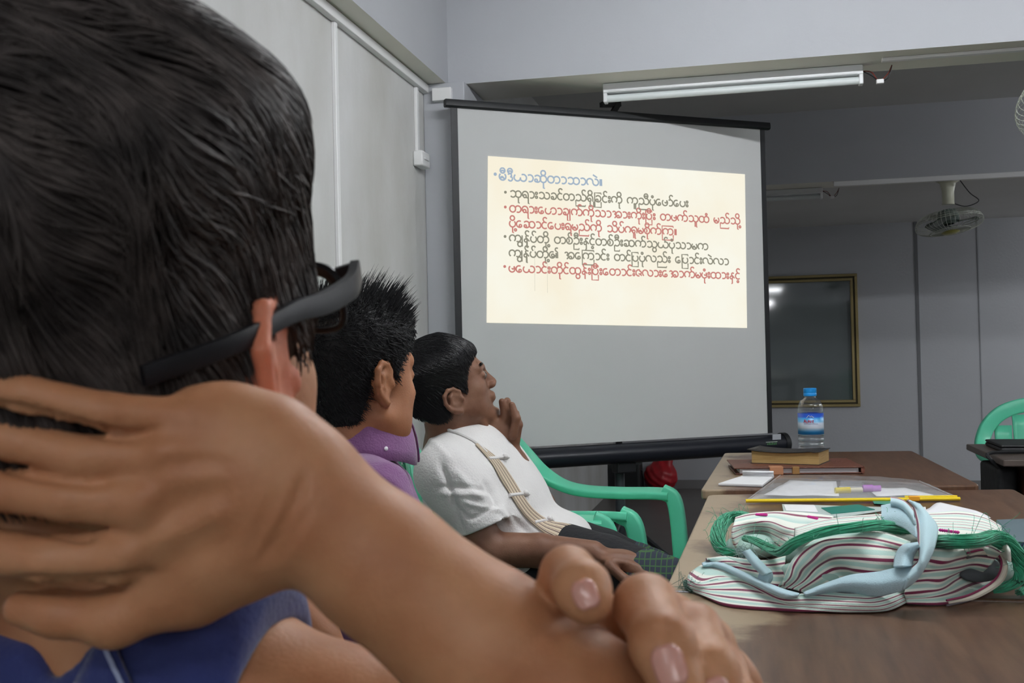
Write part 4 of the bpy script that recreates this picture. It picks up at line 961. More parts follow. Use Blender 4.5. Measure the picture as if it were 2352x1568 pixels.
V = emboss(V, Q, [([(1010, 1060), (1030, 1110), (1050, 1180), (1062, 1230)], 8, -.009), ([(1040, 1075), (1080, 1120), (1120, 1160)], 10, .005), ([(1000, 1120), (1060, 1118), (1130, 1130)], 6, -.005), ([(1010, 1135), (1070, 1135), (1120, 1140)], 7, .005),
    ([(1110, 1100), (1140, 1150), (1160, 1200)], 7, -.008), ([(1040, 1155), (1080, 1190), (1120, 1170), (1150, 1155)], 6, -.005), ([(1060, 1150), (1110, 1165), (1155, 1170)], 6, .005), ([(1165, 1170), (1200, 1210), (1240, 1240)], 10, -.006), ([(1140, 1160), (1180, 1200)], 8, .005), ([(980, 1000), (1010, 1030), (1040, 1060)], 8, .003), ([(1120, 1060), (1150, 1110), (1170, 1160)], 8, .005)], 2.75)
sh3 = fastmesh('shirt', V, Q, WH, man3)
d3 = Drape(sh3)
mpl, nt, bs = nodes('striped_placket'); uv = nt.nodes.new('ShaderNodeUVMap'); sp = nt.nodes.new('ShaderNodeSeparateXYZ'); nt.links.new(uv.outputs[0], sp.inputs[0])
ma = nt.nodes.new('ShaderNodeMath'); ma.operation = 'MULTIPLY'; ma.inputs[1].default_value = 4.0; mf = nt.nodes.new('ShaderNodeMath'); mf.operation = 'FRACT'
rp = nt.nodes.new('ShaderNodeValToRGB'); rp.color_ramp.interpolation = 'CONSTANT'
for i, (ps, c) in enumerate(((0, (206, 192, 168)), (.30, (70, 40, 34)), (.50, (226, 216, 200)), (.62, (120, 88, 64)), (.74, (206, 192, 168)))):
    e = rp.color_ramp.elements[i] if i < 2 else rp.color_ramp.elements.new(ps); e.position = ps; e.color = (*lin(c), 1)
nt.links.new(sp.outputs[1], ma.inputs[0]); nt.links.new(ma.outputs[0], mf.inputs[0]); nt.links.new(mf.outputs[0], rp.inputs[0]); nt.links.new(rp.outputs[0], bs.inputs['Base Color']); bs.inputs['Roughness'].default_value = .85
ribbon(d3, [(1090, 1022), (1125, 1062), (1150, 1105), (1178, 1150), (1203, 1185), (1236, 1215), (1270, 1236), (1306, 1246)], [(1096, 1020), (1142, 1055), (1174, 1098), (1200, 1140), (1225, 1172), (1262, 1198), (1310, 1208), (1342, 1232)], 5, .004, 'placket', mpl, man3, .002, 8)
for x, y in ((1156, 1050), (1203, 1134), (1262, 1196), (1340, 1230)):
    c = d3(x, y, .007); c = c if c is not None else P3(x, y, 2.42)
    b = MB(); b.lathe([(.0075 * math.sin(a), .0075 * math.cos(a)) for a in np.linspace(0, math.pi, 9)], 14, Matrix.Translation(tuple(c)), cap=False)
    b.tube([d3(x + u, y + abs(u) * .12, .0035) if d3(x + u, y, .0035) is not None else c for u in np.linspace(-36, 10, 8)], .0042, 8)
    b.build('knot_button', WH, man3)
cl = []
for x, y in cr([(972, 968), (1005, 982), (1050, 996), (1090, 1016), (1116, 1040)], 5):
    p_ = d3(x, y, .003); cl.append(p_ if p_ is not None else P3(x, y, 2.45))
MB().tube(cl, .0035, 6).build('neckband', WH, man3)
plaid, nt, bs = nodes('dark_plaid_longyi'); tc = nt.nodes.new('ShaderNodeTexCoord'); bs.inputs['Roughness'].default_value = .85
prev = None
for axn in ('X', 'Z'):
    wv = nt.nodes.new('ShaderNodeTexWave'); wv.bands_direction = axn; wv.inputs['Scale'].default_value = 26; nt.links.new(tc.outputs['Object'], wv.inputs['Vector'])
    rp = nt.nodes.new('ShaderNodeValToRGB'); rp.color_ramp.elements[0].position = .9; rp.color_ramp.elements[0].color = (0, 0, 0, 1); rp.color_ramp.elements[1].position = .94; rp.color_ramp.elements[1].color = (1, 1, 1, 1); nt.links.new(wv.outputs[0], rp.inputs[0])
    mx = nt.nodes.new('ShaderNodeMix'); mx.data_type = 'RGBA'; nt.links.new(rp.outputs[0], mx.inputs[0]); mx.inputs[6].default_value = (*lin((34, 42, 58)), 1); mx.inputs[7].default_value = (*lin((58, 96, 52)), 1)
    if prev: nt.links.new(prev.outputs[2], mx.inputs[6])
    prev = mx
nt.links.new(prev.outputs[2], bs.inputs['Base Color'])
t = SDF(1.073)
for a, b_ in K3: t.chain([b_ - (b_ - a) * .12, b_ + [.015, 0, -.01], b_ + np.array([.035, 0, -.34])], [.070, .068, .07], .04)
sdf_obj('longyi', t, .007, plaid, man3)
t = SDF(1.073)
for a, b_ in K3: t.chain([a, a + (b_ - a) * .5, b_ - (b_ - a) * .07], [.092, .082, .066], .04)
t.ell(TR[2] - [0, 0, .05], (.135, .175, .08), None, .05)
sdf_obj('black_wrap', t, .006, mat('black_cloth', (26, 27, 30), .9, bump=.4, bscale=60), man3)
# ------------------------------------------------------------------ the person hidden behind the nearest one: only a bare arm and a pale cuff show
H4 = Frame(P(380, 780, 1.38), vf(50, 4), tiltup(0)); nb4 = H4(-.05, 0, -.17)
man4 = thing('person', 'person hidden behind the navy shirt, only a bare arm and pale cuff showing', 'person', (nb4[0], nb4[1], .43))
s = SDF(); head_sdf(s, H4); s.chain([H4(-.02, 0, -.03), nb4], [.055, .06], .03)
S4R, S4L = P(455, 1235, 1.12), nb4 + np.array([.0, .19, -.07]); p4 = np.array([nb4[0], nb4[1], .54])
E4 = P(712, 1468, 1.18); W4 = E4 + np.array([.09, .05, -.19])
s.chain([S4R, nb4 - [0, 0, .05], S4L], [.05, .055, .05], .04)
for c, r in (((S4R + S4L) / 2 - [0, 0, .1], (.12, .17, .14)), ((nb4 + p4) / 2 - [0, 0, .05], (.12, .155, .17)), (p4, (.125, .165, .1))): s.ell(c, r, None, .06)
s.chain([S4R, P(590, 1355, 1.14), E4, W4], [.045, .034, .031, .025], .02); s.ell(W4 + [.05, .01, -.03], (.045, .03, .03), None, .02)
five(s, [[W4 + np.array([.08, .02 * (j - 1.5), -.04]), W4 + np.array([.135, .02 * (j - 1.5), -.06])] for j in range(4)] + [[W4 + [.04, .03, -.02], W4 + [.08, .05, -.03]]], [[.0095, .008]] * 5)
eL = S4L + np.array([.1, .02, -.25]); s.chain([S4L, eL, eL + [.2, -.06, -.02]], [.045, .036, .028], .03); s.ell(eL + [.25, -.07, -.02], (.05, .035, .02), None, .02)
five(s, [[eL + np.array([.28, -.1 + .02 * j, -.02]), eL + np.array([.34, -.1 + .02 * j, -.03])] for j in range(4)] + [[eL + [.24, -.03, -.02], eL + [.28, -.01, -.02]]], [[.0095, .008]] * 5)
for y in (-.09, .09): s.chain([p4 + [0, y, -.02], p4 + [.38, y * 1.2, -.02], p4 + [.40, y * 1.2, -.42]], [.08, .058, .042], .03)
sdf_obj('body', s, .005, SK2, man4)
LP = mat('pale_pink_cotton', (206, 190, 200), .8)
t = SDF(); t.chain([S4R, nb4 - [0, 0, .06], S4L], [.058, .06, .058], .04)
for c, r in (((S4R + S4L) / 2 - [0, 0, .1], (.13, .18, .15)), ((nb4 + p4) / 2 - [0, 0, .05], (.13, .165, .18)), (p4, (.135, .175, .09))): t.ell(c, r, None, .06)
m4 = P(568, 1325, 1.135); t.chain([S4R, m4], [.055, .052], .03); t.half(m4 - S4R, m4, m4 - .07, m4 + .07); t.cap(m4 - nrm(m4 - S4R) * .03, m4 + nrm(m4 - S4R) * .04, .043, .043, .004, 's')
tl = eL * .6 + S4L * .4; t.chain([S4L, tl], [.056, .052], .03); t.half(eL - S4L, tl, tl - .07, tl + .07)
t.cap(nb4 + [0, 0, .08], nb4 - [0, 0, .03], .08, .062, .008, 's')
sdf_obj('shirt', t, .006, LP, man4)
t = SDF()
for y in (-.09, .09): t.chain([p4 + [0, y, -.02], p4 + [.38, y * 1.2, -.02], p4 + [.40, y * 1.2, -.4]], [.09, .068, .054], .03)
t.ell(p4 - [0, 0, .03], (.14, .18, .08), None, .04); sdf_obj('trousers', t, .009, mat('grey_trousers', (70, 70, 74), .85), man4)
V, Q = hair_cap(H4, zx2, zz2, .006, .02, .006); fastmesh('hair', V, Q, HAIR2, man4)
# ------------------------------------------------------------------ plastic armchairs
def lobj(o): o.matrix_parent_inverse = Matrix.Identity(4); return o
def rr_prof(w, h, n=3):
    """rounded rectangle profile, half sizes w (across) and h"""
    out = []; r = min(w, h) * .55
    for cx, cy, a0 in ((w - r, h - r, 0), (-w + r, h - r, 90), (-w + r, -h + r, 180), (w - r, -h + r, 270)):
        for i in range(n + 1): a = math.radians(a0 + 90 * i / n); out.append((cx + r * math.cos(a), cy + r * math.sin(a)))
    return out
def make_chair(label, loc, rot, group=None, up=0.0):
    t = thing('plastic_armchair', label, 'chair', loc, group)
    m = M['chair']
    # back arch running down into both armrests
    for sgn in (1, -1):
        p = cr([(-.098, 0, .862 + up), (-.096, sgn * .07, .858 + up), (-.09, sgn * .15, .83 + up), (-.066, sgn * .215, .775 + up * .7), (-.02, sgn * .252, .712), (.05, sgn * .268, .668), (.13, sgn * .272, .650), (.25, sgn * .272, .646), (.36, sgn * .27, .648), (.425, sgn * .268, .646)], 6)
        b = MB(); tw = np.linspace(0, 1, len(p)); V_ = []
        tg = np.gradient(p, axis=0); tg /= np.linalg.norm(tg, axis=1)[:, None]
        pf = rr_prof(.031, .013); n = len(pf)
        for i in range(len(p)):
            f = np.clip((tw[i] - .25) / .3, 0, 1)
            w_ = nrm(np.array([-.1, 0, 1.]) * (1 - f) + np.array([0, sgn * 1., .25]) * f) ; nn = nrm(np.cross(tg[i], w_)); w_ = np.cross(nn, tg[i])
            for c, d in pf: V_.append(p[i] + w_ * c + nn * d)
        b.add(V_, [(i * n + k, i * n + (k + 1) % n, (i + 1) * n + (k + 1) % n, (i + 1) * n + k) for i in range(len(p) - 1) for k in range(n)] + [tuple(range(n - 1, -1, -1)), tuple((len(p) - 1) * n + k for k in range(n))])
        lobj(b.build('armrest', m, t))
        q = cr([(.40, sgn * .268, .655), (.437, sgn * .268, .632), (.452, sgn * .266, .56), (.462, sgn * .262, .43), (.478, sgn * .262, .2), (.492, sgn * .265, .0)], 5)
        lobj(MB().tube(q, 1.0, up=(0, 1, 0), prof=rr_prof(.026, .018)).build('front_leg', m, t))
        q = cr([(.0, sgn * .225, .44), (-.03, sgn * .235, .25), (-.075, sgn * .245, .0)], 5)
        lobj(MB().tube(q, 1.0, up=(0, 1, 0), prof=rr_prof(.024, .018)).build('rear_leg', m, t))
        q = cr([(.02, sgn * .225, .43), (-.01, sgn * .235, .56), (-.03, sgn * .25, .69)], 5)
        lobj(MB().tube(q, 1.0, up=(0, 1, 0), prof=rr_prof(.022, .012)).build('back_post', m, t))
    g = []
    for x in np.linspace(0, 1, 12):
        row = []
        for y in np.linspace(-1, 1, 15):
            X = -.005 + .455 * x; Z = .432 - .018 * (1 - abs(y) ** 2.5) * math.sin(math.pi * min(1, x * 1.1)) - (.03 if x == 1 else 0) - (.028 * max(0, (x - .9) / .1) ** 2 if x < 1 else 0)
            row.append((X, y * (.222 + .018 * x), Z - .02 * max(0, abs(y) - .93) / .07))
        g.append(row)
    lobj(MB().grid(g).build('seat', m, t, solid=.006))
    for s_ in (-1, 1): lobj(MB().tube(cr([(.0, s_ * .225, .42), (.22, s_ * .245, .42), (.45, s_ * .262, .425)], 4), 1.0, up=(0, 1, 0), prof=rr_prof(.016, .022)).build('seat_rail', m, t))
    for j in range(5):
        y0, y1 = (j - 2) * .078, (j - 2) * .074; w0, w1 = .026, .036; zt = .845 + up - .05 * abs(j - 2) ** 1.5 * .5
        g = []
        for u in np.linspace(0, 1, 9):
            yy = y0 + (y1 - y0) * u; w_ = w0 + (w1 - w0) * u; bow = -.045 * math.sin(math.pi * u)
            x = .015 + (-.105) * u + bow * .35
            g.append([(x + .004 * (k * k), yy + w_ * k, .435 + (zt - .435) * u) for k in (-1, -.5, 0, .5, 1)])
        lobj(MB().grid(g).build('back_slat', m, t, solid=.007))
    t.rotation_euler = (0, 0, rot)
    return t
chA = make_chair('mint green plastic armchair under the person in the white shirt', (-.80, 2.73, 0), .15, None, .03)
chB = make_chair('empty mint green plastic armchair in front of the projection screen', (-.735, 3.49, 0), -.15)
def chair_copy(label, loc, rot):
    c = copy_tree(chB); c.location = loc; c.rotation_euler = (0, 0, rot); c['label'] = label; return c
chC = chair_copy('mint green plastic armchair under the person in the purple polo', (nb2[0] - .10, 1.845, 0), .04)
chD = chair_copy('mint green plastic armchair with scribbled backrest behind the dark desk', (1.22, 5.0, 0), -math.pi / 2 + .06)
chE = chair_copy('mint green plastic armchair of the person hidden behind the navy shirt', (p4[0] - .13, 1.24, 0), .0)
chF = chair_copy('mint green plastic armchair under the nearest person in navy', (pel[0] - .13, .635, 0), .0)
chA.scale = (1.0, 1.0, 1.0)
def local_part(par, b, name, m, **k):
    o = b.build(name, m, None, **k); o.parent = par; return o
# faded sticker on the near top of the white-shirted man's chair back; marker scribble on the far one
bst = MB(); bst.grid([[(-.104 + .0 * u, -.235 + .075 * v + .0, .70 + .0) for v in (0, .5, 1)] for u in (0, 1)])
g = []
for v in np.linspace(0, 1, 8):
    y = -.10 - .105 * v; z = .853 + .03 - .065 * v ** 1.6; x = -.118 + .020 * v ** 2
    g.append([(x - .001, y, z + .022), (x - .002, y - .004, z), (x - .0005, y - .008, z - .024)])
local_part(chA, MB().grid(g), 'faded_sticker', mat('cream_sticker', (212, 222, 188), .5, rgb2=(196, 206, 176), scale=30), solid=.002)
b = MB(); sc_ = [[(0, 0), (0, 1)], [(0, 1), (.5, 1.05)], [(0, .5), (.4, .55)], [(.7, 1), (.85, 0), (1.05, .7), (1.2, 0), (1.4, 1)], [(1.6, .1), (1.6, 1), (1.95, .9), (1.95, .5), (1.6, .5)], [(2.3, .9), (2.15, .5), (2.4, .5), (2.25, 0)], [(.1, .2), (1.2, .3)]]
for q in sc_: b.tube([(-.0805 - .0, -.045 + x * .028, .842 + z * .028) for x, z in q] if False else [(-.0835, .095 - x * .03, .838 + z * .03) for x, z in q], .0028, 5)
local_part(chD, b, 'marker_scribble', mat('olive_marker_ink', (44, 66, 40), .7))
# ------------------------------------------------------------------ tables
wood, nt, bs = nodes('worn_varnished_wood'); tc = nt.nodes.new('ShaderNodeTexCoord'); mp = nt.nodes.new('ShaderNodeMapping'); nt.links.new(tc.outputs['Object'], mp.inputs[0]); mp.inputs['Scale'].default_value = (14, 1.4, 1)
n1 = nt.nodes.new('ShaderNodeTexNoise'); n1.inputs['Scale'].default_value = 6; n1.inputs['Detail'].default_value = 7; nt.links.new(mp.outputs[0], n1.inputs[0])
r1 = nt.nodes.new('ShaderNodeValToRGB'); r1.color_ramp.elements[0].position = .3; r1.color_ramp.elements[0].color = (*lin((76, 51, 37)), 1); r1.color_ramp.elements[1].position = .72; r1.color_ramp.elements[1].color = (*lin((102, 74, 55)), 1); nt.links.new(n1.outputs[0], r1.inputs[0])
n2 = nt.nodes.new('ShaderNodeTexNoise'); n2.inputs['Scale'].default_value = 5.5; n2.inputs['Detail'].default_value = 9; n2.inputs['Roughness'].default_value = .62; nt.links.new(tc.outputs['Object'], n2.inputs[0])
sp = nt.nodes.new('ShaderNodeSeparateXYZ'); nt.links.new(tc.outputs['Object'], sp.inputs[0])
mr = nt.nodes.new('ShaderNodeMapRange'); mr.inputs['From Min'].default_value = -.14; mr.inputs['From Max'].default_value = .16; mr.inputs['To Min'].default_value = .36; mr.inputs['To Max'].default_value = -.2; nt.links.new(sp.outputs[0], mr.inputs[0])
ad = nt.nodes.new('ShaderNodeMath'); ad.operation = 'ADD'; nt.links.new(n2.outputs[0], ad.inputs[0]); nt.links.new(mr.outputs[0], ad.inputs[1])
r2 = nt.nodes.new('ShaderNodeValToRGB'); r2.color_ramp.elements[0].position = .60; r2.color_ramp.elements[1].position = .74; nt.links.new(ad.outputs[0], r2.inputs[0])
mx = nt.nodes.new('ShaderNodeMix'); mx.data_type = 'RGBA'; nt.links.new(r2.outputs[0], mx.inputs[0]); nt.links.new(r1.outputs[0], mx.inputs[6]); mx.inputs[7].default_value = (*lin((150, 131, 105)), 1); nt.links.new(mx.outputs[2], bs.inputs['Base Color'])
bs.inputs['Roughness'].default_value = .34; bs.inputs['Specular IOR Level'].default_value = .5
bp = nt.nodes.new('ShaderNodeBump'); bp.inputs['Strength'].default_value = .12; bp.inputs['Distance'].default_value = .004; nt.links.new(n2.outputs[0], bp.inputs['Height']); nt.links.new(bp.outputs[0], bs.inputs['Normal'])
dwood = mat('dark_table_wood', (62, 42, 32), .5, var=.3, scale=8, stretch=(8, 1, 1))
ZT = .76
def table(label, poly, z, legs, metal=None):
    c = np.mean(poly, 0); t = thing('wooden_table', label, 'table', (c[0], c[1], 0))
    b = MB(); q = []
    for i in range(len(poly)):                                              # rounded corners
        p0, p1, p2 = np.array(poly[i - 1]), np.array(poly[i]), np.array(poly[(i + 1) % len(poly)]); r = .022
        a_, c_ = p1 + nrm(p0 - p1) * r, p1 + nrm(p2 - p1) * r
        for u in np.linspace(0, 1, 5): q.append((1 - u) ** 2 * a_ + 2 * u * (1 - u) * p1 + u * u * c_)
    b.prism([tuple(x) for x in q], .026, Matrix.Translation((0, 0, z - .026))); b.build('tabletop', wood, t, smooth=0, bev=.005, bseg=3)
    b = MB(); ins = [np.array(p) + (c - np.array(p)) * .14 for p in poly]
    for i in range(4): b.bar([*ins[i], z - .065], [*ins[(i + 1) % 4], z - .065], .02, .07)
    b.build('apron', dwood, t, smooth=0)
    for p in ins: MB().box((p[0] - .025, p[1] - .025, 0), (p[0] + .025, p[1] + .025, z - .026)).build('leg', dwood, t, smooth=0, bev=.004)
    return t
t1 = table('nearest worn brown wooden table carrying the striped shoulder bag', [(-.140, .62), (.95, .60), (.98, 1.64), (-.137, 1.660)], ZT, 4)
t2 = table('middle worn brown wooden table carrying the clear zip pouch', [(-.136, 1.668), (.62, 1.66), (.64, 2.945), (-.112, 2.80)], ZT, 4)
t3 = table('far worn brown wooden table carrying the books and water bottle', [(-.132, 2.835), (.565, 2.965), (.535, 3.935), (-.095, 3.875)], ZT + .008, 4)
MB().box((-.139, 1.661, ZT - .027), (.30, 1.6665, ZT + .0012)).build('metal_edge', mat('aluminium_strip', (190, 192, 200), .25, metal=.9), t2, smooth=0, bev=.001)
# dark desk at the right
c0 = onz(2258, 1036, ZT)
dt = thing('wooden_desk', 'dark brown wooden desk at the right edge with black bag hanging on it', 'desk', (c0[0] + .5, c0[1] - .1, 0))
dk_ = mat('dark_red_brown_wood', (78, 44, 30), .4, var=.35, scale=7, stretch=(1, 1, 6))
gtop = mat('grey_brown_desk_top', (84, 74, 68), .35, var=.15, scale=12)
def rbox(name, x0, x1, y0, y1, z0, z1, m, par=None, bev=.004): return MB().box((x0, y0, z0), (x1, y1, z1)).build(name, m, par, smooth=0, bev=bev)
dx = c0[0]; dy = c0[1] - .30
rbox('desk_top', dx, dx + 1.1, dy, dy + .6, ZT - .022, ZT, gtop, dt)
rbox('front_panel', dx + .075, dx + 1.05, dy + .02, dy + .04, .12, ZT - .022, dk_, dt)
rbox('side_panel', dx + .075, dx + .10, dy + .04, dy + .58, .0, ZT - .022, dk_, dt); rbox('side_panel', dx + 1.02, dx + 1.045, dy + .04, dy + .58, .0, ZT - .022, dk_, dt)
t = SDF(); bx0, by0 = dx + .035, dy + .11
t.add(lambda p: (lambda q: np.sqrt((np.maximum(q, 0) ** 2).sum(-1)) + np.minimum(q.max(-1), 0) - .012)(np.abs(p - vec((bx0 - .0, by0 + .14, ZT - .24))) - vec((.018, .13, .19))), (bx0 - .05, by0 - .03, ZT - .46), (bx0 + .05, by0 + .31, ZT - .03), 'u', .003)
bagr = thing('black_bag', 'black fabric bag hanging at the near end of the dark desk', 'bag', (bx0, by0 + .14, ZT - .45))
sdf_obj('bag_body', t, .006, mat('black_nylon', (24, 25, 28), .7, bump=.3, bscale=40), bagr)
MB().tube(cr([(bx0 - .0, by0 + .02, ZT - .06), (dx - .014, by0 - .0, ZT - .01), (dx - .010, by0 + .03, ZT + .008), (bx0 + .08, by0 + .1, ZT + .006)], 6), .006, 6).build('bag_strap', M['black'], bagr)
lp = thing('laptop', 'black laptop lying closed on the dark desk at right edge', 'laptop', (dx + .25, dy + .42, ZT))
rbox('laptop_base', dx + .05, dx + .42, dy + .26, dy + .52, ZT + .001, ZT + .014, M['black'], lp); rbox('laptop_lid', dx + .05, dx + .42, dy + .26, dy + .52, ZT + .015, ZT + .024, M['black'], lp)
wp = onz(2306, 1112, ZT - .36) if False else None
# things on the floor by the far wall
q = onz(1420, 1134, 0)
t = thing('speaker_box', 'black box standing on the floor behind the screen tripod', 'box', (q[0], q[1] + .12, 0))
MB().box((q[0] - .19, q[1], .002), (q[0] + .175, q[1] + .26, .235)).build('box_body', mat('black_case', (34, 38, 38), .6), t, smooth=0, bev=.012, bseg=3)
MB().box((q[0] - .16, q[1] - .006, .03), (q[0] + .16, q[1] + .001, .205)).build('box_grille', M['black'], t, smooth=0, bev=.004)
MB().tube(cr([(q[0] + .18, q[1] + .1, .18), (q[0] + .205, q[1] + .03, .1), (q[0] + .21, q[1] - .01, .02), (q[0] + .17, q[1] - .04, .012)], 6), .006, 6).build('cable', M['black'], t)
q = onz(1516, 1131, 0)
s = SDF(); o_ = np.array([q[0], q[1] + .12, 0])
s.ell(o_ + [0, 0, .11], (.135, .11, .11), None, .05); s.cap(o_ + [.02, 0, .16], o_ + [.085, 0, .285], .085, .02, .04); s.cap(o_ + [-.06, 0, .16], o_ + [.0, 0, .24], .06, .03, .03)
s.half((0, 0, -1), (0, 0, .003), o_ - [.3, .3, .05], o_ + [.3, .3, .06])
V, Q = s.mesh(.006); nz_ = np.sin(V[:, 0] * 70 + V[:, 2] * 40) * np.cos(V[:, 1] * 60 - V[:, 2] * 55); V = V + vnormals(V, Q) * (nz_ * .005)[:, None]
V[:, 2] = np.maximum(V[:, 2], .002)
rb = fastmesh('plastic_bag', V, Q, mat('red_plastic', (178, 34, 44), .35, trans=.0, var=.2, scale=18)); tag(rb, 'crumpled red plastic bag on the floor beside the black box', 'bag')

# ------------------------------------------------------------------ the striped shoulder bag on the nearest table
def stripes(name, base, tints, per=1.0, bw=.13):
    m, nt, bs = nodes(name); uv = nt.nodes.new('ShaderNodeUVMap'); sp = nt.nodes.new('ShaderNodeSeparateXYZ'); nt.links.new(uv.outputs[0], sp.inputs[0])
    a = nt.nodes.new('ShaderNodeMath'); a.operation = 'MULTIPLY_ADD'; a.inputs[1].default_value = per; a.inputs[2].default_value = .5; f = nt.nodes.new('ShaderNodeMath'); f.operation = 'FRACT'
    nt.links.new(sp.outputs[1], a.inputs[0]); nt.links.new(a.outputs[0], f.inputs[0])
    r = nt.nodes.new('ShaderNodeValToRGB'); cr_ = r.color_ramp
    for i, (p, c) in enumerate(tints):
        e = cr_.elements[i] if i < 2 else cr_.elements.new(p); e.position = p; e.color = (*lin(c), 1)
    nt.links.new(f.outputs[0], r.inputs[0]); nt.links.new(r.outputs[0], bs.inputs['Base Color']); bs.inputs['Roughness'].default_value = .9; bs.inputs['Sheen Weight'].default_value = .2
    tc = nt.nodes.new('ShaderNodeTexCoord'); n = nt.nodes.new('ShaderNodeTexNoise'); n.inputs['Scale'].default_value = 700; nt.links.new(tc.outputs['Object'], n.inputs[0])
    b = nt.nodes.new('ShaderNodeBump'); b.inputs['Strength'].default_value = .35; b.inputs['Distance'].default_value = .002; nt.links.new(n.outputs[0], b.inputs['Height']); nt.links.new(b.outputs[0], bs.inputs['Normal'])
    return m
CRM, MNT, BLU, BUR = (234, 237, 226), (188, 218, 208), (184, 214, 222), (128, 44, 78)
SW = stripes('striped_cotton', CRM, [(.0, MNT), (.14, MNT), (.20, CRM), (.375, CRM), (.385, BUR), (.615, BUR), (.625, CRM), (.80, CRM), (.86, MNT)])
SN = stripes('fine_striped_cotton', CRM, [(.0, CRM), (.42, CRM), (.44, BUR), (.56, BUR), (.58, CRM), (.9, MNT)], per=1.0)
BL = mat('pale_blue_cotton', (182, 212, 222), .9, var=.05, scale=60, bump=.3, bscale=600, sheen=.2)
bg = thing('shoulder_bag', 'striped cream, mint and burgundy woven shoulder bag with green tassel cords', 'bag', tuple(onz(1900, 1330, ZT)))
def loft(name, rows, hs, m, vs=None, n=7, par=bg, solid=.0035, back=None):
    """cloth through hand-placed guide lines: each point is a pixel ray met at a height above the table"""
    R = []
    for r, h in zip(rows, hs):
        hh = np.broadcast_to(np.asarray(h, float), (len(r),))
        R.append(cr([onz(x, y, ZT + k) for (x, y), k in zip(r, hh)], n))
    k = min(len(q) for q in R); R = np.array([q[np.linspace(0, len(q) - 1, 60).round().astype(int)] if False else np.array([np.interp(np.linspace(0, 1, 60), np.linspace(0, 1, len(q)), q[:, c]) for c in range(3)]).T for q in R])
    if back is not None: R = np.concatenate([(R[0] + np.array(back))[None], R])
    vs = np.arange(len(R)) if vs is None else np.array(vs, float)
    if back is not None and len(vs) < len(R): vs = np.concatenate([[vs[0] - 1.5], vs])
    G_ = np.stack([cr(R[:, j], 6) for j in range(R.shape[1])], 1); G_[..., 2] = np.maximum(G_[..., 2], ZT + .0022); V_ = cr(vs[:, None], 6)[:, 0]
    uv = np.stack(np.broadcast_arrays(np.linspace(0, 1, G_.shape[1])[None], V_[:, None]), -1)
    return MB().grid(G_, uv=uv).build(name, m, par, solid=solid, smooth=80)
loft('bag_panel', [
 [(1800, 1342), (1806, 1318), (1826, 1282), (1868, 1244), (1920, 1226), (1985, 1222), (2040, 1228), (2090, 1246)],
 [(1788, 1348), (1812, 1326), (1822, 1300), (1845, 1272), (1878, 1250), (1910, 1241), (1990, 1238), (2090, 1258)],
 [(1806, 1350), (1829, 1328), (1841, 1306), (1866, 1283), (1888, 1261), (1918, 1252), (1990, 1254), (2090, 1266)],
 [(1820, 1352), (1848, 1330), (1871, 1304), (1897, 1286), (1923, 1279), (1960, 1281), (2020, 1287), (2090, 1288)],
 [(1838, 1356), (1867, 1336), (1890, 1319), (1916, 1305), (1942, 1303), (1970, 1309), (2020, 1313), (2090, 1312)],
 [(1852, 1362), (1885, 1352), (1910, 1338), (1940, 1330), (1970, 1331), (2010, 1336), (2050, 1336), (2090, 1334)],
 [(1850, 1370), (1885, 1370), (1910, 1366), (1940, 1362), (1970, 1362), (2010, 1362), (2050, 1360), (2090, 1352)]],
 [[.022, .04, .06, .078, .086, .088, .086, .08], [.015, .035, .052, .068, .08, .084, .083, .077], [.015, .03, .045, .06, .072, .077, .076, .07], [.014, .025, .038, .05, .058, .06, .06, .058], [.012, .02, .028, .037, .043, .044, .044, .042], [.010, .013, .017, .022, .027, .028, .028, .026], [.004, .004, .004, .005, .006, .006, .006, .006]], SW, back=(0, .05, -.03))
loft('front_flap', [
 [(1613, 1298), (1646, 1302), (1694, 1321), (1740, 1342), (1800, 1366), (1850, 1366), (1900, 1362), (1960, 1366), (2020, 1362), (2076, 1342)],
 [(1584, 1318), (1612, 1334), (1650, 1326), (1700, 1330), (1760, 1352), (1810, 1371), (1870, 1369), (1960, 1375), (2011, 1375), (2079, 1353)],
 [(1580, 1332), (1608, 1345), (1645, 1343), (1700, 1338), (1750, 1356), (1800, 1377), (1870, 1380), (1960, 1384), (2020, 1383), (2081, 1361)],
 [(1581, 1343), (1620, 1354), (1660, 1356), (1705, 1357), (1755, 1364), (1805, 1383), (1876, 1389), (1960, 1392), (2030, 1390), (2083, 1368)],
 [(1585, 1350), (1630, 1366), (1662, 1372), (1710, 1378), (1760, 1384), (1810, 1391), (1876, 1397), (1960, 1399), (2035, 1396), (2085, 1375)],
 [(1590, 1356), (1640, 1380), (1670, 1390), (1720, 1396), (1770, 1399), (1820, 1402), (1880, 1404), (1960, 1404), (2040, 1400), (2086, 1381)]],
 [.019, .017, .014, .010, .006, .0025], SW, back=(0, .03, -.015))
loft('bag_panel', [
 [(2072, 1262), (2140, 1262), (2185, 1262), (2225, 1258), (2265, 1256), (2300, 1268)], [(2075, 1285), (2127, 1287), (2165, 1291), (2200, 1282), (2240, 1274), (2288, 1280)],
 [(2080, 1315), (2120, 1311), (2160, 1307), (2200, 1301), (2235, 1294), (2272, 1300)], [(2083, 1337), (2123, 1333), (2158, 1333), (2185, 1320), (2215, 1308), (2258, 1312)],
 [(2078, 1362), (2123, 1359), (2164, 1351), (2195, 1332), (2225, 1318), (2262, 1324)], [(2080, 1374), (2140, 1372), (2184, 1363), (2225, 1346), (2255, 1337), (2282, 1332)],
 [(2083, 1386), (2150, 1388), (2210, 1382), (2250, 1369), (2280, 1353), (2305, 1337)]], [.072, .058, .044, .031, .018, .009, .0025], SW, back=(0, .06, -.02))
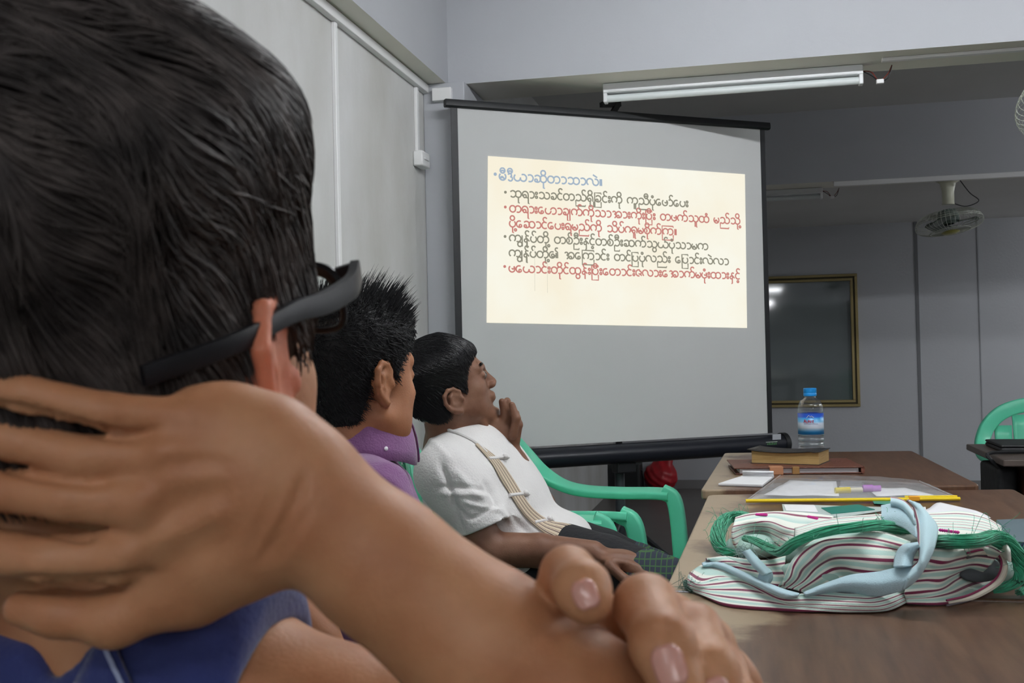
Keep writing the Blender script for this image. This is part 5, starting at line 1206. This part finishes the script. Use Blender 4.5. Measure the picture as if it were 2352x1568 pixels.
loft('rolled_end', [
 [(1690, 1190), (1720, 1181), (1790, 1176), (1850, 1179), (1915, 1187)], [(1686, 1200), (1730, 1192), (1775, 1189), (1830, 1202), (1900, 1204)], [(1683, 1210), (1725, 1200), (1770, 1200), (1815, 1216), (1870, 1222)],
 [(1682, 1222), (1721, 1208), (1762, 1209), (1800, 1224), (1845, 1238)], [(1682, 1236), (1720, 1220), (1755, 1218), (1788, 1232), (1820, 1252)], [(1686, 1250), (1719, 1233), (1750, 1231), (1778, 1243), (1805, 1262)], [(1694, 1268), (1725, 1255), (1750, 1252), (1778, 1262), (1800, 1276)]],
 [.062, .062, .058, .05, .04, .028, .010], SN, vs=[-.5, .45, 1, 2, 3, 4, 5], back=(0, .06, -.03))
loft('bag_panel', [
 [(1826, 1216), (1900, 1196), (1990, 1186), (2080, 1183), (2140, 1181), (2200, 1176), (2255, 1188), (2296, 1212)], [(1826, 1222), (1900, 1204), (1990, 1196), (2080, 1192), (2145, 1193), (2210, 1195), (2265, 1203), (2302, 1222)],
 [(1826, 1230), (1900, 1214), (1990, 1207), (2080, 1205), (2150, 1205), (2215, 1207), (2270, 1216), (2306, 1232)], [(1826, 1238), (1900, 1222), (1990, 1216), (2080, 1222), (2150, 1216), (2220, 1220), (2275, 1228), (2312, 1245)],
 [(1828, 1245), (1900, 1230), (1990, 1226), (2080, 1236), (2150, 1230), (2225, 1234), (2280, 1242), (2318, 1262)], [(1832, 1252), (1900, 1240), (1990, 1240), (2080, 1256), (2150, 1256), (2225, 1258), (2285, 1262), (2320, 1290)]],
 [.079, .083, .083, .080, .075, .058], SN, vs=[0, 2, 4, 5.5, 5.5, 5.6], back=(0, .09, -.05))
loft('bag_panel', [[(1622, 1284), (1665, 1279), (1710, 1285), (1760, 1288), (1805, 1278)], [(1640, 1289), (1690, 1292), (1720, 1298), (1765, 1300), (1803, 1295)], [(1660, 1298), (1700, 1304), (1740, 1313), (1770, 1318), (1800, 1318)], [(1690, 1317), (1720, 1328), (1750, 1338), (1775, 1345), (1805, 1348)]],
 [.034, .030, .024, .012], SW, back=(0, .04, -.02))
# pale blue strap
def strap(name, A, B, ha, hb, m=BL, n=6): return loft(name, [A, [((a[0] + b[0]) / 2, (a[1] + b[1]) / 2) for a, b in zip(A, B)], B], [ha, (np.array(ha) + np.array(hb)) / 2 + .004, hb], m, n=n, solid=.003)
SE = stripes('strap_cotton', BLU, [(.0, BLU), (.495, BLU), (.50, CRM), (.525, CRM), (.53, BUR), (.63, BUR), (.635, CRM), (.67, CRM), (.675, BLU)], per=.49)
sa = [(1846, 1362), (1885, 1345), (1925, 1330), (1960, 1320), (2017, 1314), (2062, 1304), (2099, 1299), (2111, 1287), (2113, 1272), (2109, 1243), (2106, 1206), (2101, 1182), (2095, 1159), (2084, 1147)]
sb = [(1850, 1368), (1890, 1363), (1925, 1360), (1960, 1363), (2011, 1368), (2042, 1364), (2074, 1354), (2103, 1332), (2123, 1304), (2144, 1263), (2153, 1224), (2150, 1204), (2136, 1186), (2112, 1158)]
ja, jb = [.022, .032, .041, .046, .050, .056, .061, .067, .076, .088, .102, .110, .117, .122], [.018, .019, .020, .020, .022, .026, .034, .046, .062, .080, .094, .102, .110, .118]
strap('strap', sa[:8], sb[:8], ja[:8], jb[:8]); strap('strap', sa[6:], sb[6:], np.array(ja[6:]) + .001, np.array(jb[6:]) + .001, SE)
strap('strap', [(2024, 1162), (2050, 1158), (2075, 1163), (2100, 1180)], [(2026, 1203), (2050, 1204), (2078, 1214), (2106, 1236)], [.108, .112, .112, .108], [.094, .096, .096, .092])
strap('strap', [(2045, 1142), (2062, 1145), (2080, 1153), (2096, 1170)], [(2047, 1162), (2062, 1164), (2080, 1174), (2102, 1205)], [.122, .122, .120, .116], [.112, .113, .113, .106], SE)
strap('strap', [(2053, 1302), (2058, 1275), (2074, 1253), (2109, 1246)], [(2094, 1300), (2098, 1278), (2105, 1264), (2112, 1256)], [.060, .070, .083, .088], [.062, .072, .080, .084])
strap('strap', [(1612, 1294), (1640, 1287), (1700, 1311), (1750, 1334), (1800, 1354), (1836, 1364)], [(1616, 1301), (1650, 1305), (1694, 1323), (1740, 1344), (1799, 1371), (1830, 1370)], [.026, .028, .027, .025, .024, .022], [.021, .021, .021, .021, .021, .020])
strap('tie_band', [(1706, 1268), (1728, 1298), (1752, 1322)], [(1722, 1262), (1752, 1294), (1773, 1314)], [.046, .042, .036], [.048, .044, .036], mat('grey_blue_cotton', (160, 188, 194), .9))
s = SDF(); s.ell(onz(1760, 1322, ZT + .03), (.010, .012, .012), None, .006); s.ell(onz(1752, 1334, ZT + .022), (.008, .01, .010), None, .006); sdf_obj('tie_knot', s, .002, BL, bg)
# the stuffed body underneath
s = SDF()
for x, y, h, r in ((1730, 1255, .016, (.05, .05, .022)), (1880, 1320, .018, (.06, .055, .022)), (1900, 1270, .032, (.07, .06, .034)), (2000, 1300, .026, (.09, .065, .034)), (2150, 1300, .024, (.09, .055, .030)), (2050, 1250, .03, (.1, .06, .036)), (2200, 1255, .026, (.09, .06, .034)), (2290, 1300, .020, (.03, .05, .028)), (1700, 1335, .008, (.06, .02, .008))):
    s.ell(onz(x, y, ZT + h), r, None, .03)
s.half((0, 0, -1), (0, 0, ZT + .002), (-1, 1, ZT - .1), (1, 3, ZT + .05))
sdf_obj('bag_lining', s, .006, mat('mint_lining', (168, 198, 188), .9), bg)
s = SDF(); s.ell(onz(2246, 1318, ZT + .026), (.026, .010, .012), None, .01); s.ell(onz(2270, 1303, ZT + .034), (.018, .010, .014), None, .01); sdf_obj('bag_opening_shade', s, .003, mat('inside_shade', (84, 86, 90), .95), bg)  # dark solid lumps stand in for the shade inside the bag mouth
rim_ = cr([onz(x, y, ZT + h) for x, y, h in ((2226, 1275, .062), (2262, 1268, .064), (2296, 1278, .056), (2306, 1300, .044), (2296, 1330, .028), (2270, 1352, .018), (2230, 1372, .011), (2180, 1384, .0075))], 6)
MB().tube(rim_, np.interp(np.linspace(0, 1, len(rim_)), [0, .12, .5, .85, 1], [.0012, .004, .0058, .004, .0015]), 8).build('rolled_hem', mat('cream_hem', (214, 206, 190), .9), bg)
for dy_, c in ((.004, BUR), (-.003, (96, 88, 92))): MB().tube(rim_ + np.array([-.004, -.004, dy_]), .0016, 6).build('hem_stripe', mat('hem_stripe_%d' % int(dy_ * 1e4), c, .9), bg)
# green cords
GRN = mat('green_yarn', (58, 182, 138), .8, var=.35, scale=90, sheen=.3)
def cord(name, pts, wid, n, m=GRN, twist=2.0, seed=1, fuzz=0):
    rg = np.random.default_rng(seed); c = cr([onz(x, y, ZT + h) for x, y, h in pts], 7); w = np.interp(np.linspace(0, 1, len(c)), np.linspace(0, 1, len(wid)), wid)
    t_ = np.gradient(c, axis=0); t_ /= np.linalg.norm(t_, axis=1)[:, None]; up = np.array([0, 0, 1.]); sx_ = np.cross(t_, up); sx_ /= np.maximum(np.linalg.norm(sx_, axis=1), 1e-6)[:, None]; sz = np.cross(sx_, t_)
    out = []; u = np.linspace(0, 1, len(c))
    for _ in range(n):
        a0, r0, tw = rg.uniform(0, 6.28), math.sqrt(rg.random()), rg.uniform(.3, 1) * twist; ph = rg.uniform(0, 6.28)
        a = a0 + tw * u * 6.28 * .35 + .35 * np.sin(u * 9 + ph); out.append(c + (sx_ * (np.cos(a) * r0 * w * 1.1)[:, None] + sz * (np.sin(a) * r0 * w * .75)[:, None]))
    for _ in range(fuzz):
        i = rg.integers(2, len(c) - 3); p0 = c[i] + rg.normal(0, .004, 3); d = rg.normal(0, .016, 3); d[2] = abs(d[2]) * .6; k = np.linspace(0, 1, len(c))[:, None]
        out.append(p0 + d * k + rg.normal(0, .01, 3) * np.sin(k * 5))
    out = np.array(out); out[..., 2] = np.maximum(out[..., 2], ZT + .0016)
    V_, Q_ = strands(out, np.concatenate([np.full(n, .0011), np.full(fuzz, .0004)]), .8); return fastmesh(name, V_, Q_, m, bg)
cord('tassel_cord', [(1712, 1236, .050), (1735, 1242, .052), (1762, 1256, .052), (1785, 1266, .054), (1803, 1264, .064), (1830, 1244, .082), (1866, 1228, .094), (1910, 1217, .100), (1960, 1211, .102), (2011, 1206, .100), (2055, 1212, .090), (2107, 1230, .074), (2130, 1238, .070)], [.006, .008, .009, .010, .0095, .010, .0115, .011, .009], 90, seed=2, fuzz=30)
cord('tassel_cord', [(2122, 1238, .068), (2160, 1243, .078), (2205, 1243, .092), (2246, 1240, .090), (2280, 1232, .090), (2310, 1240, .084), (2336, 1268, .066), (2347, 1296, .048), (2340, 1330, .026), (2310, 1347, .014), (2280, 1352, .010)], [.012, .014, .0135, .012, .012, .012, .011, .009, .008], 110, seed=3, fuzz=45)
cord('tassel_cord', [(2270, 1236, .088), (2320, 1262, .066), (2348, 1300, .042), (2365, 1345, .014), (2340, 1362, .008)], [.008, .012, .011, .006], 50, seed=4, fuzz=15)
cord('tassel_cord', [(1728, 1188, .056), (1700, 1184, .054), (1672, 1190, .048), (1655, 1208, .040), (1648, 1235, .028), (1655, 1258, .016), (1676, 1270, .010), (1702, 1262, .016)], [.006, .011, .013, .013, .012, .011, .009, .006], 100, seed=5, fuzz=30)
cord('frayed_edge', [(1574, 1334, .010), (1578, 1344, .006), (1584, 1352, .004), (1592, 1358, .003)], [.003, .005, .004], 24, m=mat('grey_green_fray', (96, 128, 116), .9), seed=6, fuzz=24)
cord('frayed_edge', [(1700, 1262, .040), (1708, 1270, .040), (1718, 1278, .036)], [.008, .007, .005], 26, m=mat('grey_mint_fray', (150, 178, 172), .9), seed=7, fuzz=20)
# pink embroidery marks
PK = mat('magenta_thread', (204, 46, 142), .8)
for (x0, y0), (x1, y1), h in (((1738, 1181), (1760, 1182), .067), ((1857, 1186), (1876, 1190), .073), ((2160, 1217), (2200, 1222), .086)):
    p_ = [onz(x0 + (x1 - x0) * u, y0 + (y1 - y0) * u, ZT + h) for u in np.linspace(0, 1, 9)]
    b = MB()
    for q in p_: b.lathe([(0, -.0026), (.0022, -.0014), (.0028, 0), (.0022, .0014), (0, .0026)], 8, Matrix.Translation(tuple(q)), cap=False)
    b.build('embroidery', PK, bg)
# ------------------------------------------------------------------ books, papers, pouch and bottle
Z3 = ZT + .008
def rot(o, a): return Matrix.Translation(tuple(o)) @ Matrix.Rotation(a, 4, 'Z')
tan = mat('tan_page_edges', (178, 148, 96), .85, rgb2=(150, 120, 72), scale=30, stretch=(.5, .5, 26))
blk = mat('black_leatherette', (30, 27, 26), .5, bump=.3, bscale=150)
wp_ = mat('white_paper', (226, 226, 228), .8)
brn = mat('brown_leather', (98, 56, 42), .5, bump=.3, bscale=120, var=.15)
q0, q1 = onz(1690, 1091, Z3), onz(1980, 1088, Z3); an = math.atan2(q1[1] - q0[1], q1[0] - q0[0]); Lp = np.linalg.norm(q1 - q0)
t = thing('planner', 'brown leather planner with white pages lying under the thick tan book', 'planner', tuple(q0 + (q1 - q0) / 2 + [0, .1, 0])); Mx = rot(q0, an)
MB().box((0, 0, .001), (Lp, .24, .0045), Mx).build('back_cover', brn, t, smooth=0, bev=.0015)
MB().box((.012, .006, .0045), (Lp - .008, .232, .0175), Mx).build('page_block', mat('planner_pages', (214, 212, 214), .8, rgb2=(190, 188, 192), scale=20, stretch=(.3, .3, 60)), t, smooth=0, bev=.001)
MB().box((-.004, -.002, .0175), (Lp + .004, .242, .0215), Mx).build('front_cover', brn, t, smooth=0, bev=.0015)
MB().tube([Mx @ Vector((Lp + .003, y, .0115)) for y in (-.001, .12, .241)], .0112, 10, prof=[(math.cos(a) * .5, math.sin(a)) for a in np.linspace(0, 6.28, 10, endpoint=False)]).build('spine', brn, t)
MB().box((.095, -.0045, .000), (.133, .03, .0235), Mx).build('closing_flap', mat('light_tan_leather', (176, 122, 88), .55), t, smooth=0, bev=.002)
MB().box((.158, -.004, .001), (.178, .01, .0225), Mx).build('pen_loop', mat('ochre_leather', (140, 104, 58), .55), t, smooth=0, bev=.002)
# thick tan book with a black cover curling up at its ends
zb = Z3 + .0217; q0 = onz(1728, 1073.5, zb); q1 = onz(1886, 1077, zb); q0[1] = max(q0[1], 3.245); q1[1] = max(q1[1], 3.235)
q0 = ony(1727, 1073, 3.30); q1 = ony(1884, 1076, 3.262); q0[2] = q1[2] = zb
an = math.atan2(q1[1] - q0[1], q1[0] - q0[0]) - .10; Lb = float(np.linalg.norm(q1 - q0)); Db = .125
t = thing('thick_book', 'thick tan-edged book with curling black cover on top of the brown planner', 'book', tuple(q0 + (q1 - q0) / 2)); Mx = rot(q0, an)
hh = lambda x: .0315 + .006 * ((x / Lb - .45) * 2) ** 2 - (.003 if x > Lb * .93 else 0)
g = []
for x in np.linspace(0, Lb, 14): g.append([tuple(Mx @ Vector((x, y, z))) for y, z in ((Db, 0), (0, 0), (.002, hh(x) * .5), (.0, hh(x)), (Db, hh(x)), (Db, 0))])
b = MB().grid(g); n_ = len(g[0]); b.f.append(tuple(range(n_ - 1))); b.m.append(0); k_ = len(b.v) - n_; b.f.append(tuple(k_ + i for i in range(n_ - 2, -1, -1))); b.m.append(0)
b.build('page_block', tan, t, smooth=30)
g = [[tuple(Mx @ Vector((x, y, hh(min(max(x, 0), Lb)) + .002 + (.004 * max(0, -x / .02) if x < 0 else 0) + (.006 * ((x - Lb * .62) / (Lb * .2)) ** 2 * 0)))) for y in (-.006, .04, .09, Db + .004)] for x in np.linspace(-.012, Lb + .004, 16)]
MB().grid(g).build('front_cover', blk, t, solid=.002)
MB().box((-.003, -.003, -.0002), (Lb + .003, Db + .003, .0014), Mx).build('back_cover', blk, t, smooth=0)
# white notepad
t = thing('notepad', 'small open white notepad near the left edge of the far table', 'notepad', tuple(onz(1700, 1108, Z3)))
c_ = [onz(1650, 1116, Z3), onz(1752, 1119, Z3), onz(1778, 1098, Z3), onz(1708, 1097, Z3)]
def slab(name, c, z0, z1, m, par, bev=.0006): 
    b = MB(); v = [(p[0], p[1], z0) for p in c] + [(p[0], p[1], z1) for p in c]; b.add(v, [(3, 2, 1, 0), (4, 5, 6, 7), (0, 1, 5, 4), (1, 2, 6, 5), (2, 3, 7, 6), (3, 0, 4, 7)]); return b.build(name, m, par, smooth=0, bev=bev)
slab('pad_backing', c_, Z3 + .0005, Z3 + .003, mat('grey_card', (150, 150, 152), .8), t); slab('pad_pages', c_, Z3 + .003, Z3 + .0075, wp_, t)
e0, e1 = c_[3] * .96 + c_[0] * .04, c_[2] * .96 + c_[1] * .04; g = []
for a in np.linspace(-.5, 4.2, 12): g.append([np.array([*(e0 + (e1 - e0) * u)[:2], 0]) + np.array([0, -.012 + .008 * math.sin(a) - .004, Z3 + .0155 - .007 * math.cos(a)]) for u in (0, .5, 1)])
MB().grid(g).build('curled_page', wp_, t, solid=.0006)
# clear zip pouch
film, nt, bs = nodes('clear_film'); bs.inputs['Base Color'].default_value = (.82, .84, .86, 1); bs.inputs['Roughness'].default_value = .12; bs.inputs['Alpha'].default_value = .28; bs.inputs['Specular IOR Level'].default_value = .9; bs.inputs['Coat Weight'].default_value = .6
pc_ = [onz(1714, 1150, ZT + .0075), onz(2204, 1145, ZT + .0075), onz(2112, 1105, ZT + .016), onz(1792, 1092, ZT + .016)]
t = thing('zip_pouch', 'clear plastic zip pouch with a bright yellow zip edge across two tables', 'pouch', tuple((pc_[0] + pc_[2]) / 2))
def pq(u, v): return (pc_[0] * (1 - u) + pc_[1] * u) * (1 - v) + (pc_[3] * (1 - u) + pc_[2] * u) * v
for nm, hgt in (('film_top', .020), ('film_bottom', -.002)):
    g = []
    for v in np.linspace(0, 1, 22):
        row = []
        for u in np.linspace(0, 1, 40):
            e = (math.sin(math.pi * u) * math.sin(math.pi * v)) ** .35 if 0 < u < 1 and 0 < v < 1 else 0
            p = pq(u, v) + [0, 0, e * hgt + (.0015 * math.sin(u * 31 + v * 9) * math.cos(v * 17 - u * 8) * e if hgt > 0 else 0)]
            if hgt < 0: p[2] = max(ZT + .0012, p[2] - .003) if p[1] < 2.83 else max(Z3 + .0012, p[2] - .004)
            row.append(p)
        g.append(row)
    MB().grid(g).build(nm, film, t)
yz = mat('yellow_zip', (236, 206, 40), .4)
g = [pq(u, 0) for u in np.linspace(-.002, 1.002, 24)]; MB().tube(g, .0042, 8).build('zip_band', yz, t)
MB().tube([pq(u, .03) + [0, 0, .004] for u in np.linspace(.75, .995, 10)], .0028, 8).build('zip_band', yz, t)
MB().box((-.012, -.006, -.004), (.012, .006, .008), Matrix.Translation(tuple(pq(.79, .0)))).build('zip_slider', mat('orange_slider', (238, 168, 40), .4), t, bev=.002)
for v0, v1 in ((.0, 1.0),):
    MB().tube([pq(0, v) + [0, 0, .001] for v in np.linspace(0, 1, 12)], .0016, 6).build('welded_seam', film, t); MB().tube([pq(1, v) + [0, 0, .001] for v in np.linspace(0, 1, 12)], .0016, 6).build('welded_seam', film, t)
# what is inside the pouch
def sheet(label, c, z, m, name='paper_sheet', th=.0012, wob=.0015):
    b = MB(); g = []
    for v in np.linspace(0, 1, 8): g.append([(np.array(c[0]) * (1 - u) + np.array(c[1]) * u) * (1 - v) + (np.array(c[3]) * (1 - u) + np.array(c[2]) * u) * v for u in np.linspace(0, 1, 10)])
    g = np.array(g); g[..., 2] = z + wob * (1 + np.sin(g[..., 0] * 60 + g[..., 1] * 30))
    o = b.grid(g).build(name, m, None, solid=th); return tag(o, label, 'paper')
ins_ = lambda us: [pq(u, v) for u, v in us]
sheet('white papers inside the left half of the clear pouch', ins_([(.06, .14), (.44, .10), (.42, .86), (.10, .84)]), ZT + .0115, wp_, wob=.0008)
sheet('white papers inside the right end of the clear pouch', ins_([(.62, .08), (.90, .12), (.82, .55), (.60, .55)]), ZT + .0115, wp_, wob=.0008)
t = thing('clear_case', 'grey clear plastic case inside the middle of the pouch', 'case', tuple(pq(.5, .6)))
cc = ins_([(.44, .40), (.60, .40), (.585, .80), (.45, .80)]); slab('case_body', cc, ZT + .010, ZT + .018, mat('clear_grey_case', (190, 190, 196), .2, alpha=.5), t); MB().bar(cc[0] + [0, 0, .009], cc[1] + [0, 0, .009], .002, .002).build('case_rib', wp_, t)
def marker(label, u0, v0, u1, v1, r, c, c2):
    a, b_ = pq(u0, v0), pq(u1, v1); a[2] = b_[2] = ZT + .0115 + r
    t = thing('marker_pen', label, 'pen', tuple(a)); MB().tube([a, a + (b_ - a) * .55], r, 12).build('pen_barrel', mat('pen_%d' % c[0], c, .35), t); MB().tube([a + (b_ - a) * .55, b_], r * .8, 12).build('pen_cap', mat('pencap_%d' % c[0], c2, .35), t); return t
marker('fat yellow highlighter lying inside the clear pouch', .42, .22, .56, .26, .0075, (232, 210, 30), (232, 226, 200))
marker('purple marker lying inside the clear pouch', .565, .30, .66, .32, .009, (184, 110, 200), (190, 120, 205))
# cards and papers behind the bag
t = thing('card_sleeve', 'clear card sleeve with green and white card between bag and pouch', 'card', tuple(onz(1900, 1172, ZT)))
slab('sleeve_back', [onz(1800, 1180, ZT), onz(1932, 1190, ZT), onz(2068, 1168, ZT), onz(1796, 1160, ZT)], ZT + .001, ZT + .003, mat('pale_green_plastic', (196, 210, 206), .3), t)
slab('white_card', [onz(1806, 1176, ZT), onz(1880, 1180, ZT), onz(1870, 1163, ZT), onz(1800, 1163, ZT)], ZT + .0032, ZT + .0042, wp_, t)
slab('green_card', [onz(1910, 1184, ZT), onz(2010, 1174, ZT), onz(1972, 1162, ZT), onz(1886, 1170, ZT)], ZT + .0032, ZT + .0046, mat('teal_card', (36, 122, 108), .4), t)
slab('green_card', [onz(2008, 1160, ZT), onz(2060, 1164, ZT), onz(2050, 1154, ZT), onz(2004, 1154, ZT)], ZT + .0032, ZT + .0046, mat('teal_card_b', (60, 140, 124), .4), t)
sheet('white paper sheet folded behind the striped bag, right of its strap', [onz(2100, 1190, ZT), onz(2276, 1196, ZT), onz(2240, 1180, ZT), onz(2160, 1158, ZT)], ZT + .004, wp_, wob=.002)
sheet('scrap of white paper behind the strap loop of the striped bag', [onz(2080, 1182, ZT), onz(2128, 1176, ZT), onz(2126, 1166, ZT), onz(2080, 1166, ZT)], ZT + .001, wp_, wob=.001)
# navy notebook at the right edge
t = thing('notebook', 'navy blue notebook with a reflection painted grey on its cover, cut by the right edge of frame', 'notebook', tuple(onz(2330, 1240, ZT)))
c_ = [onz(2296, 1262, ZT), onz(2440, 1272, ZT), onz(2420, 1208, ZT), onz(2290, 1212, ZT)]
slab('notebook_pages', c_, ZT + .001, ZT + .015, mat('navy_book', (42, 46, 92), .5), t, .002); slab('notebook_cover', c_, ZT + .015, ZT + .0165, mat('grey_reflection_cover', (96, 112, 118), .35), t, .0005)  # cover is navy; the grey on its top is a painted reflection
# water bottle
q = onz(1864, 1043, Z3); q = q + np.array([0, .0, 0]); k = np.linalg.norm(q - CP) / 3.62
t = thing('water_bottle', 'clear plastic water bottle with blue cap and blue label behind the book', 'bottle', tuple(q)); Mb = Matrix.Translation(tuple(q))
sc = (q - CP) @ FW / F_PX          # metres per pixel at the bottle
Rb = 28.5 * sc; Hb = 152 * sc
def thin_clear(name, tint, lo, hi):
    m = bpy.data.materials.new(name); m.use_nodes = True; nt = m.node_tree; nt.nodes.clear()
    o = nt.nodes.new('ShaderNodeOutputMaterial'); t_ = nt.nodes.new('ShaderNodeBsdfTransparent'); g_ = nt.nodes.new('ShaderNodeBsdfGlossy'); mx = nt.nodes.new('ShaderNodeMixShader'); lw = nt.nodes.new('ShaderNodeLayerWeight'); mr = nt.nodes.new('ShaderNodeMapRange')
    t_.inputs[0].default_value = (*tint, 1); g_.inputs['Roughness'].default_value = .06; lw.inputs[0].default_value = .35; mr.inputs['To Min'].default_value = lo; mr.inputs['To Max'].default_value = hi
    nt.links.new(lw.outputs['Facing'], mr.inputs[0]); nt.links.new(mr.outputs[0], mx.inputs[0]); nt.links.new(t_.outputs[0], mx.inputs[1]); nt.links.new(g_.outputs[0], mx.inputs[2]); nt.links.new(mx.outputs[0], o.inputs[0]); return m
pet = thin_clear('clear_pet', (.94, .96, .97), .05, .55)
prof = [(0, .002), (Rb * .8, .001), (Rb * .98, .006)]
for i in range(5):
    z = .012 + i * 11 * sc; prof += [(Rb * 1.03, z + 2 * sc), (Rb * 1.03, z + 6 * sc), (Rb * .95, z + 9 * sc)]
zl0, zl1 = 47 * sc, 95 * sc
prof = [p for p in prof if p[1] < zl0 - 1 * sc] + [(Rb, zl0), (Rb, zl1), (Rb, zl1 + 8 * sc), (Rb * .96, zl1 + 16 * sc), (Rb * .78, zl1 + 29 * sc), (Rb * .52, Hb - 24 * sc), (Rb * .44, Hb - 20 * sc), (Rb * .44, Hb - 12 * sc)]
MB().lathe([(r, z) for r, z in prof], 40, Mb, cap=False).build('bottle_body', pet, t, smooth=60)
wat = thin_clear('water', (.93, .95, .96), .03, .35)
MB().lathe([(0, .004)] + [(r * .955, z + .001) for r, z in prof if .002 < z < zl1 + 8 * sc] + [(Rb * .93, zl1 + 7 * sc), (0, zl1 + 7 * sc)], 32, Mb, cap=False).build('water', wat, t, smooth=60)
capm = mat('blue_cap', (30, 140, 214), .35)
b = MB().lathe([(Rb * .50, Hb - 18 * sc), (Rb * .52, Hb - 16 * sc), (Rb * .52, Hb - 12 * sc), (Rb * .5, Hb - 11 * sc), (Rb * .52, Hb - 10 * sc), (Rb * .52, Hb - 1 * sc), (Rb * .48, Hb), (0, Hb)], 40, Mb, cap=False); b.build('bottle_cap', capm, t, smooth=40)
lm, nt, bs = nodes('bottle_label'); tc = nt.nodes.new('ShaderNodeTexCoord'); sp = nt.nodes.new('ShaderNodeSeparateXYZ'); nt.links.new(tc.outputs['Object'], sp.inputs[0]); mr = nt.nodes.new('ShaderNodeMapRange'); mr.inputs[1].default_value = q[2] + zl0; mr.inputs[2].default_value = q[2] + zl1; nt.links.new(sp.outputs[2], mr.inputs[0])
rp = nt.nodes.new('ShaderNodeValToRGB')
for i, (p_, c) in enumerate(((0, (30, 130, 206)), (.13, (44, 150, 216)), (.22, (150, 196, 228)), (.32, (214, 224, 236)), (.52, (206, 216, 234)), (.60, (120, 186, 224)), (.78, (50, 150, 216)), (.82, (36, 86, 188)), (1.0, (30, 70, 176)))):
    e = rp.color_ramp.elements[i] if i < 2 else rp.color_ramp.elements.new(p_); e.position = p_; e.color = (*lin(c), 1)
nt.links.new(mr.outputs[0], rp.inputs[0]); nt.links.new(rp.outputs[0], bs.inputs['Base Color']); bs.inputs['Roughness'].default_value = .3
MB().lathe([(Rb * 1.012, zl0), (Rb * 1.012, zl1)], 48, Mb, cap=False).build('label_wrap', lm, t, solid=.0005)
a_v = math.atan2(-(q - CP)[1], -(q - CP)[0])
def on_label(u, z, e=.0012): a = a_v + u / (Rb * 1.02); return np.array([q[0] + (Rb * 1.02 + e) * math.cos(a), q[1] + (Rb * 1.02 + e) * math.sin(a), q[2] + z])
red = mat('red_print', (196, 36, 52), .5)
LT = {'A': [[(0, 0), (.4, 1), (.8, 0)], [(.15, .4), (.65, .4)]], 'L': [[(0, 1), (0, 0), (.55, 0)]], 'P': [[(0, 0), (0, 1), (.45, 1), (.55, .75), (.45, .5), (0, .5)]], 'I': [[(0, 0), (0, 1)]], 'N': [[(0, 0), (0, 1), (.55, 0), (.55, 1)]], 'E': [[(.5, 1), (0, 1), (0, 0), (.5, 0)], [(0, .5), (.42, .5)]]}
x = -15.5 * sc; hL = 5.6 * sc; b = MB()
for i, ch in enumerate('ALPINE'):
    k = 1.45 if i == 0 else 1.0
    for st2 in LT[ch]: b.tube([on_label(x + u * hL * .82 * k, zl0 + 27 * sc + w_ * hL * k) for u, w_ in st2], .0011 if i == 0 else .0009, 5)
    x += hL * {'A': 1.15, 'L': .62, 'P': .72, 'I': .32, 'N': .78, 'E': .7}[ch]
b.build('label_lettering', red, t)
b = MB(); b.tube([on_label(u * sc, zl0 + w_ * sc) for u, w_ in ((-9, 38), (-4, 44), (-1, 40.5), (2, 42.5), (7, 38.5))], .0009, 5); b.build('label_mountain', M['white'], t)
b = MB()
for u0 in np.arange(-15, 15, 3.2): b.tube([on_label(u0 * sc, zl0 + 24.2 * sc), on_label((u0 + 2.2) * sc, zl0 + 24.2 * sc)], .0006, 4)
b.build('label_small_print', mat('navy_print', (40, 60, 130), .5), t)
